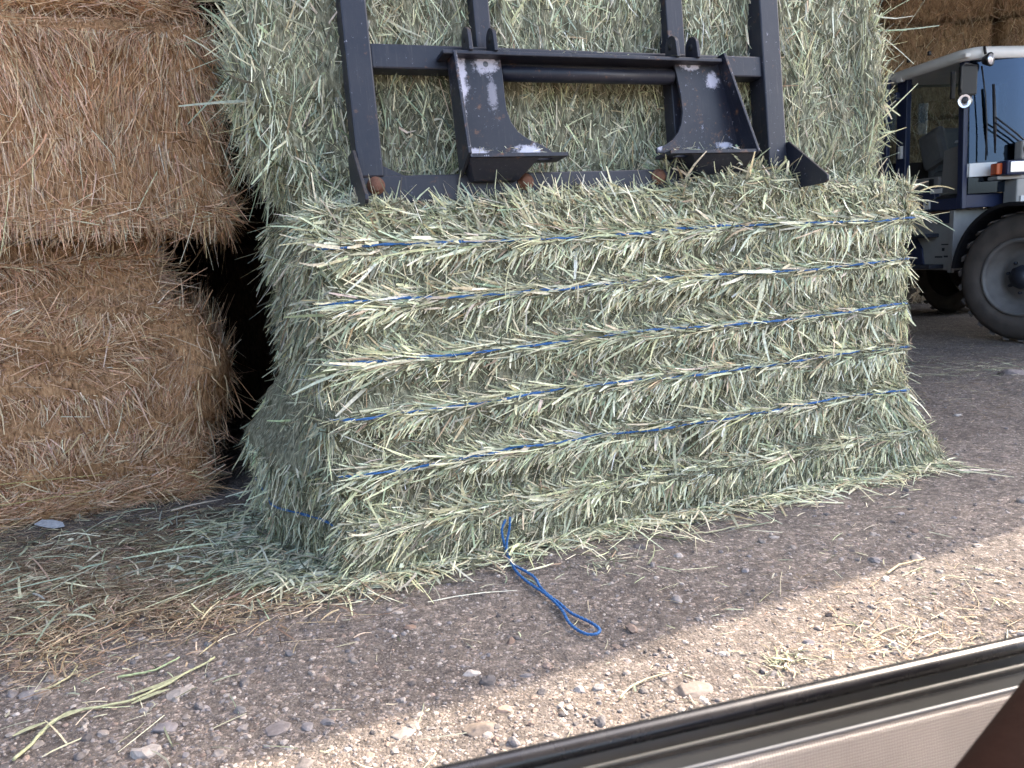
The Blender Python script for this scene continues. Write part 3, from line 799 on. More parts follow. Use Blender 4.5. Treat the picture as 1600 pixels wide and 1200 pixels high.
g = Geo(); q = []
for (x0, x1, y0, c0, c1, n) in ((700, 1120, 84, LIPC, PD, 46), (730, 860, 246, PB - .09, PB, 40), (1030, 1150, 241, PB - .09, PB, 40)):
    for k in range(n):
        px = rng.uniform(x0, x1); a, b = FL_(px, y0, PB); bb = (lb + .010) if n == 46 else b + .006
        q.append(np.array(FM @ Vector((a, rng.uniform(c0, c1), bb + rng.uniform(0, .006)))))
q = np.array(q); n = len(q); a = rng.uniform(0, 6.28, n)
blades(g, q, np.stack([np.cos(a), np.sin(a), rng.normal(.05, .1, n)], -1), unit(np.array([0, 0, 1.0]) + .4 * rng.standard_normal((n, 3))), rng.uniform(.012, .05, n), rng.uniform(.002, .004, n), .15 * rng.standard_normal((n, 3)), pick(PAL_G, n), 3)
o = g.build('hay_scraps', M['hay_blade']); o['kind'] = 'stuff'; o['label'] = 'scraps of hay caught on the frame ledges'

# ------------------------------------------------------------------ the wheel loader
LO = thing('wheel_loader', 'blue and white wheel loader parked under the barn with its cab door open', 'loader', (4.46, 7.66, 0), (0, 0, R(10.6)))
CW, CD = 1.42, 1.16                                            # cab width, depth to rear pillar
def part(name, mat, bevel=.006, parent=LO): return None
# roof: white cap with a drooping front corner
g = Geo()
def roof_ring(z, ex):
    pts = []
    x0, x1, y0, y1 = -.05 - ex, CW + .05 + ex, -.10 - ex, CD + .08 + ex
    for (cx, cy, a0) in ((x1 - .16, y1 - .16, 0), (x0 + .16, y1 - .16, 90), (x0 + .16, y0 + .16, 180), (x1 - .16, y0 + .16, 270)):
        for k in range(6): a = R(a0 + k * 18); pts.append((cx + .16 * math.cos(a), cy + .16 * math.sin(a), z))
    return np.array(pts)
rings = [roof_ring(2.57, -.05), roof_ring(2.57, 0), roof_ring(2.63, .012), roof_ring(2.665, -.004), roof_ring(2.685, -.06), roof_ring(2.695, -.25)]
for r_ in rings: r_[:, 2] += .035 * np.sin(np.clip((r_[:, 0]) / CW, 0, 1) * math.pi) * .6
m_ = 24; f = []
for k in range(5):
    for j in range(m_): f.append((k * m_ + j, k * m_ + (j + 1) % m_, (k + 1) * m_ + (j + 1) % m_, (k + 1) * m_ + j))
f += [tuple(range(m_))[::-1], tuple(5 * m_ + j for j in range(m_))]
g.add(np.vstack(rings), f, 0, None, True)
roof = g.build('cab_roof', M['roof_white'], LO)
g = Geo(); g.span((-.062, -.085, 2.585), (-.005, .16, 2.627)); g.build('corner_cap', M['roof_white'], roof, .014)
g = Geo(); g.span((-.06, .80, 2.555), (-.01, .88, 2.628)); g.build('corner_cap', M['roof_white'], roof, .01)
for yy in (.45, .75):
    g = Geo(); g.box((-.02, yy, 2.75), (.03, .03, .04)); g.build('roof_stud', M['black'], roof, .008)
# pillars and frame
def loft(name, a, b, w, d, mat, parent=LO, bev=.008):
    g = Geo(); a = np.array(a); b = np.array(b)
    h = np.array([[-w / 2, -d / 2, 0], [w / 2, -d / 2, 0], [w / 2, d / 2, 0], [-w / 2, d / 2, 0]])
    g.add(np.vstack([a + h, b + h]), [(3, 2, 1, 0), (4, 5, 6, 7)] + [(i, (i + 1) % 4, (i + 1) % 4 + 4, i + 4) for i in range(4)])
    return g.build(name, mat, parent, bev)
for x in (.03, CW - .03):
    loft('front_pillar', (x, -.005, 1.20), (x, .035, 2.58), .055, .07, M['navy'])
    loft('rear_pillar', (x, .86, 1.20), (x, .86, 2.58), .06, .15, M['navy'])
g = Geo(); g.span((.0, -.03, 1.205), (CW, .04, 1.335)); g.build('front_crossmember', M['navy'], LO, .008)
for x in (.004, CW - .08):
    g = Geo(); g.span((x, .041, 1.20), (x + .076, 1.1, 1.31)); g.build('side_sill', M['navy'], LO, .006)
g = Geo(); g.span((.02, .04, 1.30), (CW - .02, 1.1, 1.34)); g.build('cab_floor', M['cabin'], LO)
g = Geo(); g.span((-.004, .33, 1.315), (.06, .78, 1.43)); g.build('door_step_panel', M['navy'], LO, .006)
g = Geo(); g.box((-.0085, .30, 1.395), (.008, .16, .045)); g.build('sill_sticker', M['decal'], LO)
g = Geo(); g.box((.0, .57, 1.265), (.014, .36, .085)); o = g.build('number_plate', M['decal'], LO)
g = Geo(); g.box((-.009, .5, 1.265), (.006, .045, .085)); g.build('plate_band', M['navy'], o)
g = Geo(); g.box((-.009, .42, 1.28), (.006, .02, .03)); g.build('plate_mark', M['black'], o)
g = Geo(); g.span((.0, 1.06, 1.34), (CW, 1.10, 1.75)); g.build('rear_wall', M['cabin'], LO)
g = Geo(); g.add([(.03, 1.08, 1.75), (CW - .03, 1.08, 1.75), (CW - .03, 1.08, 2.62), (.03, 1.08, 2.62)], [(0, 1, 2, 3)]); g.build('rear_window', M['door_glass'], LO)
g = Geo(); g.add([(CW - .02, .06, 1.4), (CW - .02, .8, 1.4), (CW - .02, .8, 2.6), (CW - .02, .06, 2.6)], [(0, 1, 2, 3)]); g.build('side_window', M['door_glass'], LO)
# curved windscreen in two tiers
def bowed(y0, bow, x0, x1, z0, z1, ytop, n=16, th=.006):
    v = []
    for dy in (0, th):
        for i in range(n + 1):
            x = x0 + (x1 - x0) * i / n; k = -bow * math.sin(math.pi * i / n)
            v += [(x, y0 + k + dy, z0), (x, ytop + k + dy, z1)]
    m = 2 * (n + 1); f = []
    for i in range(n): f += [(2 * i, 2 * i + 2, 2 * i + 3, 2 * i + 1), (m + 2 * i + 1, m + 2 * i + 3, m + 2 * i + 2, m + 2 * i)]
    return v, f
v, f = bowed(-.045, .10, .058, CW - .058, 1.62, 2.61, .0); g = Geo(); g.add(v, f, 0, None, True); ws = g.build('windscreen', M['glass'], LO)
v, f = bowed(-.045, .07, .058, CW - .058, 1.34, 1.50, -.045); g = Geo(); g.add(v, f, 0, None, True); g.build('lower_windscreen', M['glass'], LO)
v, f = bowed(-.06, .085, .05, CW - .05, 1.497, 1.623, -.06, 16, .03); g = Geo(); g.add(v, f, 0, None, True); g.build('white_band', M['roof_white'], LO)
# dashboard behind the screen
g = Geo(); g.span((.42, .02, 1.35), (CW - .42, .22, 1.78)); g.build('dashboard', M['cabin'], LO, .03)
# wipers
wo = Geo(); wo.tube([(.20, -.14, 2.33), (.225, -.15, 2.0), (.245, -.15, 1.70)], [.012, .017, .007], 6); w1 = wo.build('wiper_blade', M['black'], LO)
for dz in (0, -.05):
    wo = Geo(); wo.tube([(.215, -.165, 2.03 + dz), (.45, -.19, 1.86 + dz), (.66, -.20, 1.69 + dz)], .008, 6); wo.build('wiper_arm', M['black'], w1)
wo = Geo(); wo.tube([(.66, -.20, 1.71), (.66, -.16, 1.62)], .022, 8); wo.build('wiper_motor', M['black'], w1)
# work lamp at the roof corner, its cable, mirror and round lamp
wl = Geo(); wl.lathe([(-.055, .0), (-.055, .035), (0, .062), (.012, .062), (.012, 0)], 20, (.12, -.17, 2.545), (.35, -1, .0)); o = wl.build('work_lamp', M['black'], LO)
wl = Geo(); wl.lathe([(.010, .052), (.020, .045), (.026, .0)], 20, (.12, -.17, 2.545), (.35, -1, .0)); wl.build('lamp_lens', M['lens'], o)
wl = Geo(); wl.tube([(.10, -.14, 2.60), (.10, -.12, 2.67)], .012, 6); wl.build('lamp_bracket', M['black'], o)
wl = Geo(); wl.tube([(.09, -.11, 2.50), (.13, -.125, 2.25), (.15, -.14, 1.95), (.15, -.145, 1.64)], .007, 6); wl.build('lamp_cable', M['black'], o)
mi = Geo(); mi.box((-.07, -.13, 2.37), (.19, .035, .27)); mo = mi.build('mirror', M['trim_grey'], LO, .02)
mi = Geo(); mi.tube([(-.155, -.15, 2.26), (-.165, -.155, 2.30), (-.165, -.155, 2.49), (-.13, -.155, 2.515), (.02, -.13, 2.50), (.03, -.03, 2.50)], .010, 6); mi.build('mirror_arm', M['black'], mo)
mi = Geo(); mi.tube([(-.02, -.12, 2.24), (.0, -.08, 2.19), (.03, -.03, 2.19)], .012, 6); mi.build('mirror_arm', M['black'], mo)
mi = Geo(); mi.box((-.10, .02, 2.36), (.05, .02, .26)); mi.build('mirror_back', M['black'], mo, .008)
rl = Geo(); rl.lathe([(-.05, 0), (-.045, .03), (0, .066), (.008, .068), (.010, .064)], 26, (-.105, -.14, 2.185), (-.25, -1, -.02)); ro = rl.build('round_lamp', M['chrome'], LO)
rl = Geo(); rl.lathe([(.004, .060), (.002, .03), (-.02, .014), (-.02, 0)], 26, (-.105, -.14, 2.185), (-.25, -1, -.02)); rl.build('lamp_reflector', M['lens'], ro)
rl = Geo(); rl.lathe([(.006, .030), (.010, .026), (.012, .0)], 20, (-.10, -.14, 2.195), (-.25, -1, -.02)); rl.build('lamp_bulb_cap', M['hub'], ro)
rl = Geo(); rl.tube([(-.10, -.12, 2.24), (-.07, -.10, 2.27)], .01, 6); rl.build('lamp_bracket', M['black'], ro)
# headlight cluster on the front
hl = Geo(); hl.span((.25, -.30, 1.485), (.50, -.16, 1.62)); ho = hl.build('headlight', M['navy'], LO, .015)
hl = Geo(); hl.span((.275, -.312, 1.505), (.435, -.298, 1.605)); hl.build('headlight_lens', M['lens'], ho, .006)
hl = Geo(); hl.span((.18, -.25, 1.495), (.245, -.17, 1.60)); hl.build('turn_signal', M['orange'], ho, .01)
hl = Geo(); hl.span((.22, -.22, 1.45), (.90, -.10, 1.483)); hl.build('lamp_bracket', M['white_paint'], ho, .006)
hl = Geo(); hl.span((.44, -.26, 1.622), (.62, -.16, 1.80)); o = hl.build('hydraulic_valve', M['white_paint'], LO, .02)
hl = Geo(); hl.lathe([(0, .0), (0, .05), (.02, .05), (.022, .03), (.03, .028), (.03, 0)], 18, (.50, -.262, 1.72), (0, -1, 0)); hl.build('valve_cap', M['rust'], o)
hl = Geo(); hl.span((.42, -.24, 1.12), (.70, -.08, 1.448)); o = hl.build('loader_tower', M['white_paint'], LO, .012)
hl = Geo(); hl.span((.46, -.252, 1.18), (.51, -.243, 1.29)); hl.build('tower_sticker', M['decal'], o)
# open door folded back against the rear side
dr = Geo()
dx, dy0, dy1, dz0, dz1 = -.10, .92, 1.72, 1.33, 2.60
dr.span((dx - .025, dy0, dz0), (dx + .02, dy0 + .085, dz1)); dr.span((dx - .025, dy1 - .06, dz0), (dx + .02, dy1, dz1)); dr.span((dx - .025, dy0 + .085, dz1 - .06), (dx + .02, dy1 - .06, dz1)); dr.span((dx - .025, dy0 + .085, dz0), (dx + .02, dy1 - .06, dz0 + .13))
do = dr.build('cab_door', M['navy'], LO, .008)
g = Geo(); g.add([(dx, dy0 + .08, dz0 + .1), (dx, dy1 - .05, dz0 + .1), (dx, dy1 - .05, dz1 - .05), (dx, dy0 + .08, dz1 - .05)], [(0, 1, 2, 3)]); g.build('door_window', M['door_glass'], do)
g = Geo(); g.tube([(dx - .03, dy0 + .2, 2.15), (dx - .06, dy0 + .2, 2.12), (dx - .06, dy0 + .2, 1.68), (dx - .06, dy0 + .28, 1.62), (dx - .03, dy0 + .5, 1.62)], .011, 6); g.build('door_handle', M['black'], do)
for z in (1.84, 1.50):
    g = Geo(); g.box((-.012, .845, z), (.03, .05, .13)); g.build('hinge_plate', M['decal'], LO, .004)
g = Geo(); g.box((-.03, .90, 2.42), (.05, .05, .09)); g.build('door_hinge', M['navy'], LO, .006)
# seat, console, lever
g = Geo(); g.box((.62, .86, 1.80), (.50, .14, .56)); g.build('seat_backrest', M['seat'], LO, .06)
g = Geo(); g.box((.62, .60, 1.56), (.50, .48, .14)); g.build('seat_cushion', M['seat'], LO, .05)
g = Geo(); g.box((.36, .80, 1.86), (.10, .34, .40), 0, np.array(Euler((R(-18), 0, 0)).to_matrix())); g.build('seat_bolster', M['seat'], LO, .05)
g = Geo(); g.box((.62, .62, 1.42), (.40, .36, .15)); g.build('seat_base', M['cabin'], LO, .02)
g = Geo(); g.prism([(.17, 1.345), (.42, 1.345), (.42, 1.50), (.40, 1.80), (.20, 1.83)], .20, (.14, 0, 0), (0, 1, 0), (0, 0, 1)); co = g.build('console', M['console'], LO, .02)
g = Geo(); g.span((.12, .421, 1.345), (.30, .86, 1.55)); g.build('side_box', M['console'], co, .02)
g = Geo(); g.box((.112, .52, 1.47), (.012, .06, .12)); g.build('side_box_slot', M['cabin'], co, .004)
g = Geo(); g.tube([(.23, .27, 1.82), (.23, .27, 1.90)], .012, 8); lv = g.build('joystick', M['black'], co)
g = Geo(); g.tube([(.23, .275, 1.88), (.235, .25, 1.96), (.24, .22, 2.05)], [.026, .022, .03], 10); g.build('joystick_grip', M['black'], lv)
g = Geo(); g.lathe([(0, 0), (0, .06), (.02, .05), (.03, 0)], 16, (.23, .27, 1.86), (0, 0, 1)); g.build('joystick_collar', M['decal'], lv)
g = Geo(); g.tube([(.55, .24, 1.76), (.55, .33, 1.95)], .02, 8); st = g.build('steering_column', M['cabin'], LO)
ang = np.linspace(0, 2 * math.pi, 28, endpoint=False)
g = Geo(); g.tube([(.62 + .18 * math.cos(a), .36 + .17 * math.sin(a), 1.97 + .08 * math.sin(a)) for a in ang], .014, 8, closed=True); g.build('steering_wheel', M['cabin'], st)
# chassis, steps and skirt between the wheels
g = Geo(); g.span((.05, .10, .60), (CW - .05, .86, 1.195)); ch = g.build('chassis_skirt', M['white_paint'], LO, .01)
g = Geo(); g.span((.02, .08, .58), (.05, .14, 1.195)); g.build('corner_post', M['white_paint'], ch, .004)
g = Geo(); g.span((.02, .145, 1.175), (.05, .5, 1.19)); g.build('drip_edge', M['rust'], ch)
g = Geo(); g.span((.035, .16, 1.07), (.052, .30, 1.17)); g.build('blue_patch', M['navy'], ch)
g = Geo(); g.prism([(.50, .66), (.95, .66), (.95, .93), (.62, .93), (.53, .82)], .02, (.034, 0, 0), (0, 1, 0), (0, 0, 1)); g.build('blue_patch', M['navy'], ch, .004)
for (z, y1) in ((.955, .30), (.64, .22)):
    g = Geo(); g.span((-.12, y1, z - .02), (.045, .92, z + .02)); g.build('step', M['hub'], ch, .008)
for (yy, zz, w, h_) in ((.22, .86, .09, .012), (.24, .81, .03, .03), (.20, .74, .05, .018), (.30, .735, .10, .016)):
    g = Geo(); g.box((.048, yy, zz), (.006, w, h_)); g.build('paint_chip', M['black'], ch)
g = Geo(); g.span((.25, -.75, .60), (CW - .25, 2.2, .95)); g.build('chassis_beam', M['cabin'], LO, .02)
g = Geo(); g.span((.25, -1.0, .85), (CW - .25, -.1, 1.15)); g.build('front_frame', M['white_paint'], LO, .03)
g = Geo(); g.span((.08, 1.12, .95), (CW - .08, 2.7, 1.75)); g.build('engine_hood', M['white_paint'], LO, .05)
g = Geo(); g.span((.60, -1.9, .9), (.72, -.2, 1.05)); g.span((.70, -.25, 1.0), (.82, -.05, 1.5)); g.build('lift_arm', M['white_paint'], LO, .015)
g = Geo(); g.span((.45, -2.0, .35), (1.0, -1.85, 1.0)); g.build('tool_carrier', M['steel'], LO, .01)
# wheels
def wheel(name, cx, cy, steer, rad=.555, wid=.40, side=-1):
    w = bpy.data.objects.new(name, None); C.objects.link(w); w.parent = LO
    w.location = (cx, cy, rad - .012); w.rotation_euler = (0, 0, steer)
    g = Geo(); W2 = wid / 2; r_ = .335
    prof = [(-W2 + .03, r_ + .005), (-W2 + .005, r_ + .03), (-W2, r_ + .10), (-W2 + .012, r_ + .165), (-W2 + .03, rad - .045), (-W2 + .06, rad - .014), (0, rad - .008), (W2 - .06, rad - .014), (W2 - .03, rad - .045), (W2, r_ + .1), (W2 - .03, r_ + .005)]
    g.lathe(prof, 64, (0, 0, 0), (1, 0, 0))
    n = 26
    for k in range(n):                                       # tread lugs
        for sgn in (-1, 1):
            a = (k + (.25 if sgn > 0 else 0)) / n * 2 * math.pi
            Rm = np.array(Matrix.Rotation(a, 3, 'X') @ Matrix.Rotation(sgn * R(28), 3, 'Z'))
            ctr = np.array(Matrix.Rotation(a, 3, 'X') @ Vector((sgn * wid * .24, 0, rad - .010)))
            g.box(ctr, (wid * .46, .05, .012), 0, Rm)
    g.build('tyre', M['tyre'], w)
    g = Geo(); s = side
    g.lathe([(s * (W2 - .02), r_ + .012), (s * (W2 - .002), r_ + .004), (s * (W2 - .004), r_ - .018), (s * (W2 - .03), r_ - .026), (s * (W2 - .075), r_ - .045), (s * (W2 - .085), r_ - .06), (s * (W2 - .13), r_ - .075), (s * (W2 - .14), r_ - .13), (s * (W2 - .11), r_ - .15), (s * (W2 - .10), .0)], 48, (0, 0, 0), (1, 0, 0))
    g.build('rim', M['rim'], w)
    g = Geo(); g.lathe([(s * (W2 - .105), .0), (s * (W2 - .105), .115), (s * (W2 - .03), .105), (s * (W2 - .02), .07), (s * (W2 + .0), .065), (s * (W2 + .0), 0)], 8, (0, 0, 0), (1, 0, 0))
    for k in range(8):
        a = k * math.pi / 4 + .2; g.tube([(s * (W2 - .10), .145 * math.cos(a), .145 * math.sin(a)), (s * (W2 - .075), .145 * math.cos(a), .145 * math.sin(a))], .014, 6)
    g.build('hub', M['hub'], w)
    return w
wheel('wheel', .10, -.79, R(15), .575); wheel('wheel', CW - .05, -.79, R(15), .575, side=1)
wheel('wheel', .13, 1.45, 0); wheel('wheel', CW - .13, 1.45, 0, side=1)
def fender(cx0, cx1, cy, rad, a0, a1, mat, name):
    g = Geo(); n = 18; v = []
    for i in range(n + 1):
        a = R(a0 + (a1 - a0) * i / n); c_, s_ = math.cos(a), math.sin(a)
        for (x, rr) in ((cx0, rad), (cx1, rad), (cx1, rad + .035), (cx0, rad + .035)):
            v.append((x, cy + rr * c_, .545 + rr * s_))
    f = []
    for i in range(n):
        for j in range(4): f.append((i * 4 + j, i * 4 + (j + 1) % 4, i * 4 + 4 + (j + 1) % 4, i * 4 + 4 + j))
    f += [(3, 2, 1, 0), tuple(n * 4 + j for j in range(4))]
    g.add(v, f, 0, None, False); g.build(name, mat, LO, .006)
fender(-.16, .36, -.79, .645, 8, 128, M['black'], 'fender'); fender(CW - .36, CW + .16, -.79, .645, 8, 128, M['black'], 'fender')
fender(-.12, .35, 1.45, .625, 30, 165, M['black'], 'fender'); fender(CW - .35, CW + .12, 1.45, .625, 30, 165, M['black'], 'fender')

# ------------------------------------------------------------------ open barn that shades the bales
bn = thing('hay_barn', 'open fronted hay barn with a metal roof over the bales', 'barn', tuple(bale_pt(0, -.41, 0)), (0, 0, YAW + R(3.5)))
g = Geo(); xs = np.linspace(-16, 30, 231); w = .03 * np.abs(np.sin(np.arange(231) * math.pi / 2))
v = []
for yy, zz in ((0, 4.2), (13, 6.2)):
    for th in (0, .02): v.append(np.stack([xs, 0 * xs + yy, zz + w + th], -1))
n = 231; v = np.vstack([v[0], v[1], v[2], v[3]]); f = []
for i in range(n - 1):
    f += [(i, i + 1, 2 * n + i + 1, 2 * n + i), (n + i, 3 * n + i, 3 * n + i + 1, n + i + 1), (i, n + i, n + i + 1, i + 1)]
g.add(v, f); g.build('roof', M['roof_sheet'], bn)
for (x, y) in ((-9, .25), (9, .25), (20, .25), (-9, 12.7), (0, 12.7), (9, 12.7), (20, 12.7)):
    g = Geo(); g.span((x - .12, y - .12, -.05), (x + .12, y + .12, 4.18 + y * .15)); g.build('post', M['post'], bn, .01)
g = Geo(); g.span((-16, 12.9, -.05), (30, 12.98, 6.12)); g.build('back_wall', M['roof_sheet'], bn)
g = Geo(); g.span((-16.1, 0.3, -.05), (-16.0, 12.9, 4.2)); g.build('end_wall', M['roof_sheet'], bn)

# ------------------------------------------------------------------ gravel, stones
def ico(sub):
    ph = (1 + 5 ** .5) / 2
    v = [(-1, ph, 0), (1, ph, 0), (-1, -ph, 0), (1, -ph, 0), (0, -1, ph), (0, 1, ph), (0, -1, -ph), (0, 1, -ph), (ph, 0, -1), (ph, 0, 1), (-ph, 0, -1), (-ph, 0, 1)]
    f = [(0, 11, 5), (0, 5, 1), (0, 1, 7), (0, 7, 10), (0, 10, 11), (1, 5, 9), (5, 11, 4), (11, 10, 2), (10, 7, 6), (7, 1, 8), (3, 9, 4), (3, 4, 2), (3, 2, 6), (3, 6, 8), (3, 8, 9), (4, 9, 5), (2, 4, 11), (6, 2, 10), (8, 6, 7), (9, 8, 1)]
    v = [np.array(a) / np.linalg.norm(a) for a in v]
    for _ in range(sub):
        c = {}; nf = []
        def mid(a, b):
            k = (min(a, b), max(a, b))
            if k not in c:
                q = v[a] + v[b]; v.append(q / np.linalg.norm(q)); c[k] = len(v) - 1
            return c[k]
        for a, b, d in f:
            x, y, z = mid(a, b), mid(b, d), mid(d, a); nf += [(a, x, z), (b, y, x), (d, z, y), (x, y, z)]
        f = nf
    return np.array(v), np.array(f)

STONE = np.array([[.25, .222, .212], [.19, .175, .175], [.31, .27, .24], [.27, .205, .17], [.38, .34, .31], [.14, .125, .12]])
def scatter_view(n, zpow=1.0):
    """ground points spread over the part of the yard the photograph looks at"""
    px = rng.uniform(-160, 1760, n * 3); py = 505 + (1230 - 505) * rng.random(n * 3) ** zpow
    d = np.stack([_fw + (a - 800) / FPX * _r + (600 - b) / FPX * _u for a, b in zip(px, py)])
    p = _c + d * ((0 - CAM_H) / d[:, 2])[:, None]
    ok = (p[:, 1] < 10.5) & (p[:, 1] > .7)
    q = p[ok][:n]; w = np.stack([px, py], -1)[ok][:n]
    return q, w
def uv(p):
    q = p - A0; return q @ DU, q @ DV

def pebbles(n, size, sub):
    V, F = ico(sub); p, _ = scatter_view(n)
    u, v = uv(p); kp = ~((u > -.1) & (u < 2.6) & (v > -.0) & (v < 1))
    left = np.exp(-(np.maximum(0, (p[:, 0] + .75)) ** 2) / .2) * (p[:, 1] > 2.05 + .25 * (p[:, 0] + 1.6))
    kp &= rng.random(len(p)) > left * .8
    p = p[kp]; n = len(p)
    s = size * (rng.pareto(2.6, n) * .5 + .55).clip(.5, 3.2)
    sc3 = np.stack([s * rng.uniform(.8, 1.5, n), s * rng.uniform(.7, 1.1, n), s * rng.uniform(.4, .8, n)], -1)
    an = rng.uniform(0, 6.28, n); seed = rng.uniform(0, 100, (n, 1, 3))
    vv = np.broadcast_to(V[None], (n, len(V), 3))
    d = 1 + .38 * vnoise((vv * 1.6 + seed).reshape(-1, 3), 3).reshape(n, -1)
    vv = vv * d[..., None] * sc3[:, None]
    x = vv[..., 0] * np.cos(an)[:, None] - vv[..., 1] * np.sin(an)[:, None]; y = vv[..., 0] * np.sin(an)[:, None] + vv[..., 1] * np.cos(an)[:, None]
    z = vv[..., 2] + (gh(p[:, 0], p[:, 1]) + sc3[:, 2] * rng.uniform(-.5, .35, n))[:, None]
    v = np.stack([x + p[:, :1], y + p[:, 1:2], z], -1).reshape(-1, 3)
    f = (F[None] + (np.arange(n) * len(V))[:, None, None]).reshape(-1, 3)
    col = STONE[rng.integers(0, len(STONE), n)] * rng.uniform(.7, 1.15, (n, 1))
    return v, f, np.repeat(col, len(V), 0)
g = Geo()
for n, s, sub in ((36000, .0028, 0), (8000, .0052, 1), (900, .0088, 1)):
    v, f, c = pebbles(n, s, sub); g.add(v, f, 0, c, False)
o = g.build('gravel', M['stone']); o['kind'] = 'stuff'; o['label'] = 'loose gravel scattered over the yard'

def stone(px, py, w, h, label, col, flat=.6, seed=1, an=0.):
    p = on_ground(px, py); dist = np.linalg.norm(p - _c); k = dist / FPX * .86
    V, F = ico(3); rs = np.random.default_rng(seed)
    V = V * (1 + .22 * vnoise(V * 1.3 + seed, seed) + .20 * vnoise(V * 2.6 + seed, seed + 2) + .06 * vnoise(V * 7 + seed, seed + 4))[:, None]
    for _ in range(9):                                         # chip flat facets off the pebble
        n_ = unit(rs.standard_normal(3)); dd = V @ n_; cut = rs.uniform(.55, .95)
        V = V - np.maximum(dd - cut, 0)[:, None] * n_ * .9
    V = V * np.array([w * k / 2, w * k / 2 * .72, h * k / 2])
    ca, sa = math.cos(an), math.sin(an)
    V = np.stack([V[:, 0] * ca - V[:, 1] * sa, V[:, 0] * sa + V[:, 1] * ca, V[:, 2]], -1)
    g = Geo(); g.add(V, F, 0, tuple(c_ * .72 for c_ in col), True)
    o = g.build('stone', M['stone'], None, 0, (p[0], p[1], float(gh(p[0], p[1])[0]) - h * k * .10))
    tag(o, label, 'stone', 'larger stones on the gravel')
stone(37, 988, 32, 22, 'reddish tan stone at the left edge below the brown litter', (.33, .22, .17), seed=3)
stone(258, 1134, 46, 16, 'flat grey stone right of the long pale stalk', (.30, .27, .27), seed=5, an=.2)
stone(375, 1109, 22, 20, 'small rounded grey stone right of the flat grey stone', (.27, .25, .24), seed=8)
stone(797, 996, 26, 28, 'round brown stone standing left of the twine loop end', (.24, .17, .135), seed=11, an=1.)
stone(640, 975, 30, 16, 'half buried tan stone in the shaded gravel', (.30, .21, .165), seed=13)
stone(1058, 934, 28, 22, 'pale grey stone right of the twine loop', (.33, .30, .29), seed=17)
stone(1076, 1074, 76, 26, 'large flat pale stone beside the sunlit straw tuft', (.27, .225, .195), seed=19, an=.1)
stone(757, 1132, 70, 26, 'large flat tan stone half buried above the car door', (.27, .22, .185), seed=23)
stone(1583, 581, 46, 26, 'pale boulder lying in hay scraps before the loader wheel', (.33, .27, .25), seed=29)
stone(1297, 953, 20, 18, 'dark brown stone alone in the sunlit gravel', (.21, .16, .135), seed=31)
stone(628, 1142, 50, 16, 'white flat stone in the sunlit gravel at the bottom', (.36, .32, .29), seed=37, an=.5)
stone(436, 1135, 52, 14, 'long grey stone at the shadow edge near the bottom', (.28, .245, .235), seed=41)
stone(785, 1103, 30, 12, 'flat tan stone just above the large half buried one', (.38, .28, .22), seed=43)
stone(935, 1068, 30, 18, 'largest of the pale pebbles clustered in the sun', (.37, .34, .32), seed=47, an=.4)
stone(903, 1072, 24, 16, 'white pebble left in the sunlit pebble cluster', (.42, .39, .37), seed=53)
stone(1395, 1003, 26, 18, 'grey stone wrapped in straw near the car door', (.26, .245, .24), seed=59)
stone(1262, 998, 24, 18, 'grey stone in the sun left of the straw wrapped one', (.30, .27, .27), seed=61)
stone(897, 842, 26, 16, 'reddish stone lying under the front bale edge', (.24, .18, .16), seed=67)

# ------------------------------------------------------------------ loose hay on the ground
def litter(g, p, length, width, pal, zlift=.004, up=.10, shade=1.0, align=None):
    n = len(p)
    a = rng.uniform(0, 6.28, n) if align is None else align + rng.normal(0, .5, n) + np.where(rng.random(n) < .5, math.pi, 0)
    D = np.stack([np.cos(a), np.sin(a), np.abs(rng.normal(0, up, n))], -1)
    P = p.copy(); P[:, 2] = gh(p[:, 0], p[:, 1]) + rng.uniform(.001, zlift, n) + .003
    L = rng.gamma(3, length / 3, n).clip(.02, length * 2.6); W = rng.gamma(6, width / 6, n)
    N = unit(np.array([0, 0, 1.0]) + .45 * rng.standard_normal((n, 3)))
    bend = .22 * rng.standard_normal((n, 3)); bend[:, 2] = -np.abs(D[:, 2]) * .9
    blades(g, P, D, N, L, W, bend, pick(pal, n) * shade, 4)
def blob(px, py, rx, ry, n):
    a = np.stack([rng.normal(px, rx, n), rng.normal(py, ry, n)], -1)
    return np.array([on_ground(x, min(max(y, 500), 1300)) for x, y in a])
gg = Geo(); gb = Geo()
# brown chaff carpet on the left
for (x, y, rx, ry, n) in ((130, 895, 170, 38, 11000), (330, 860, 110, 40, 6000), (60, 985, 60, 38, 1300), (260, 955, 90, 20, 900)):
    litter(gb, blob(x, y, rx, ry, n), .055, .0028, PAL_L, .02, .12)
for (x, y, rx, ry, n) in ((1500, 600, 90, 30, 1500), (1480, 555, 60, 14, 500), (1450, 985, 110, 38, 420), (1330, 930, 120, 40, 120)):
    litter(gb, blob(x, y, rx, ry, n), .032, .0021, PAL_L, .005, .08, .9)
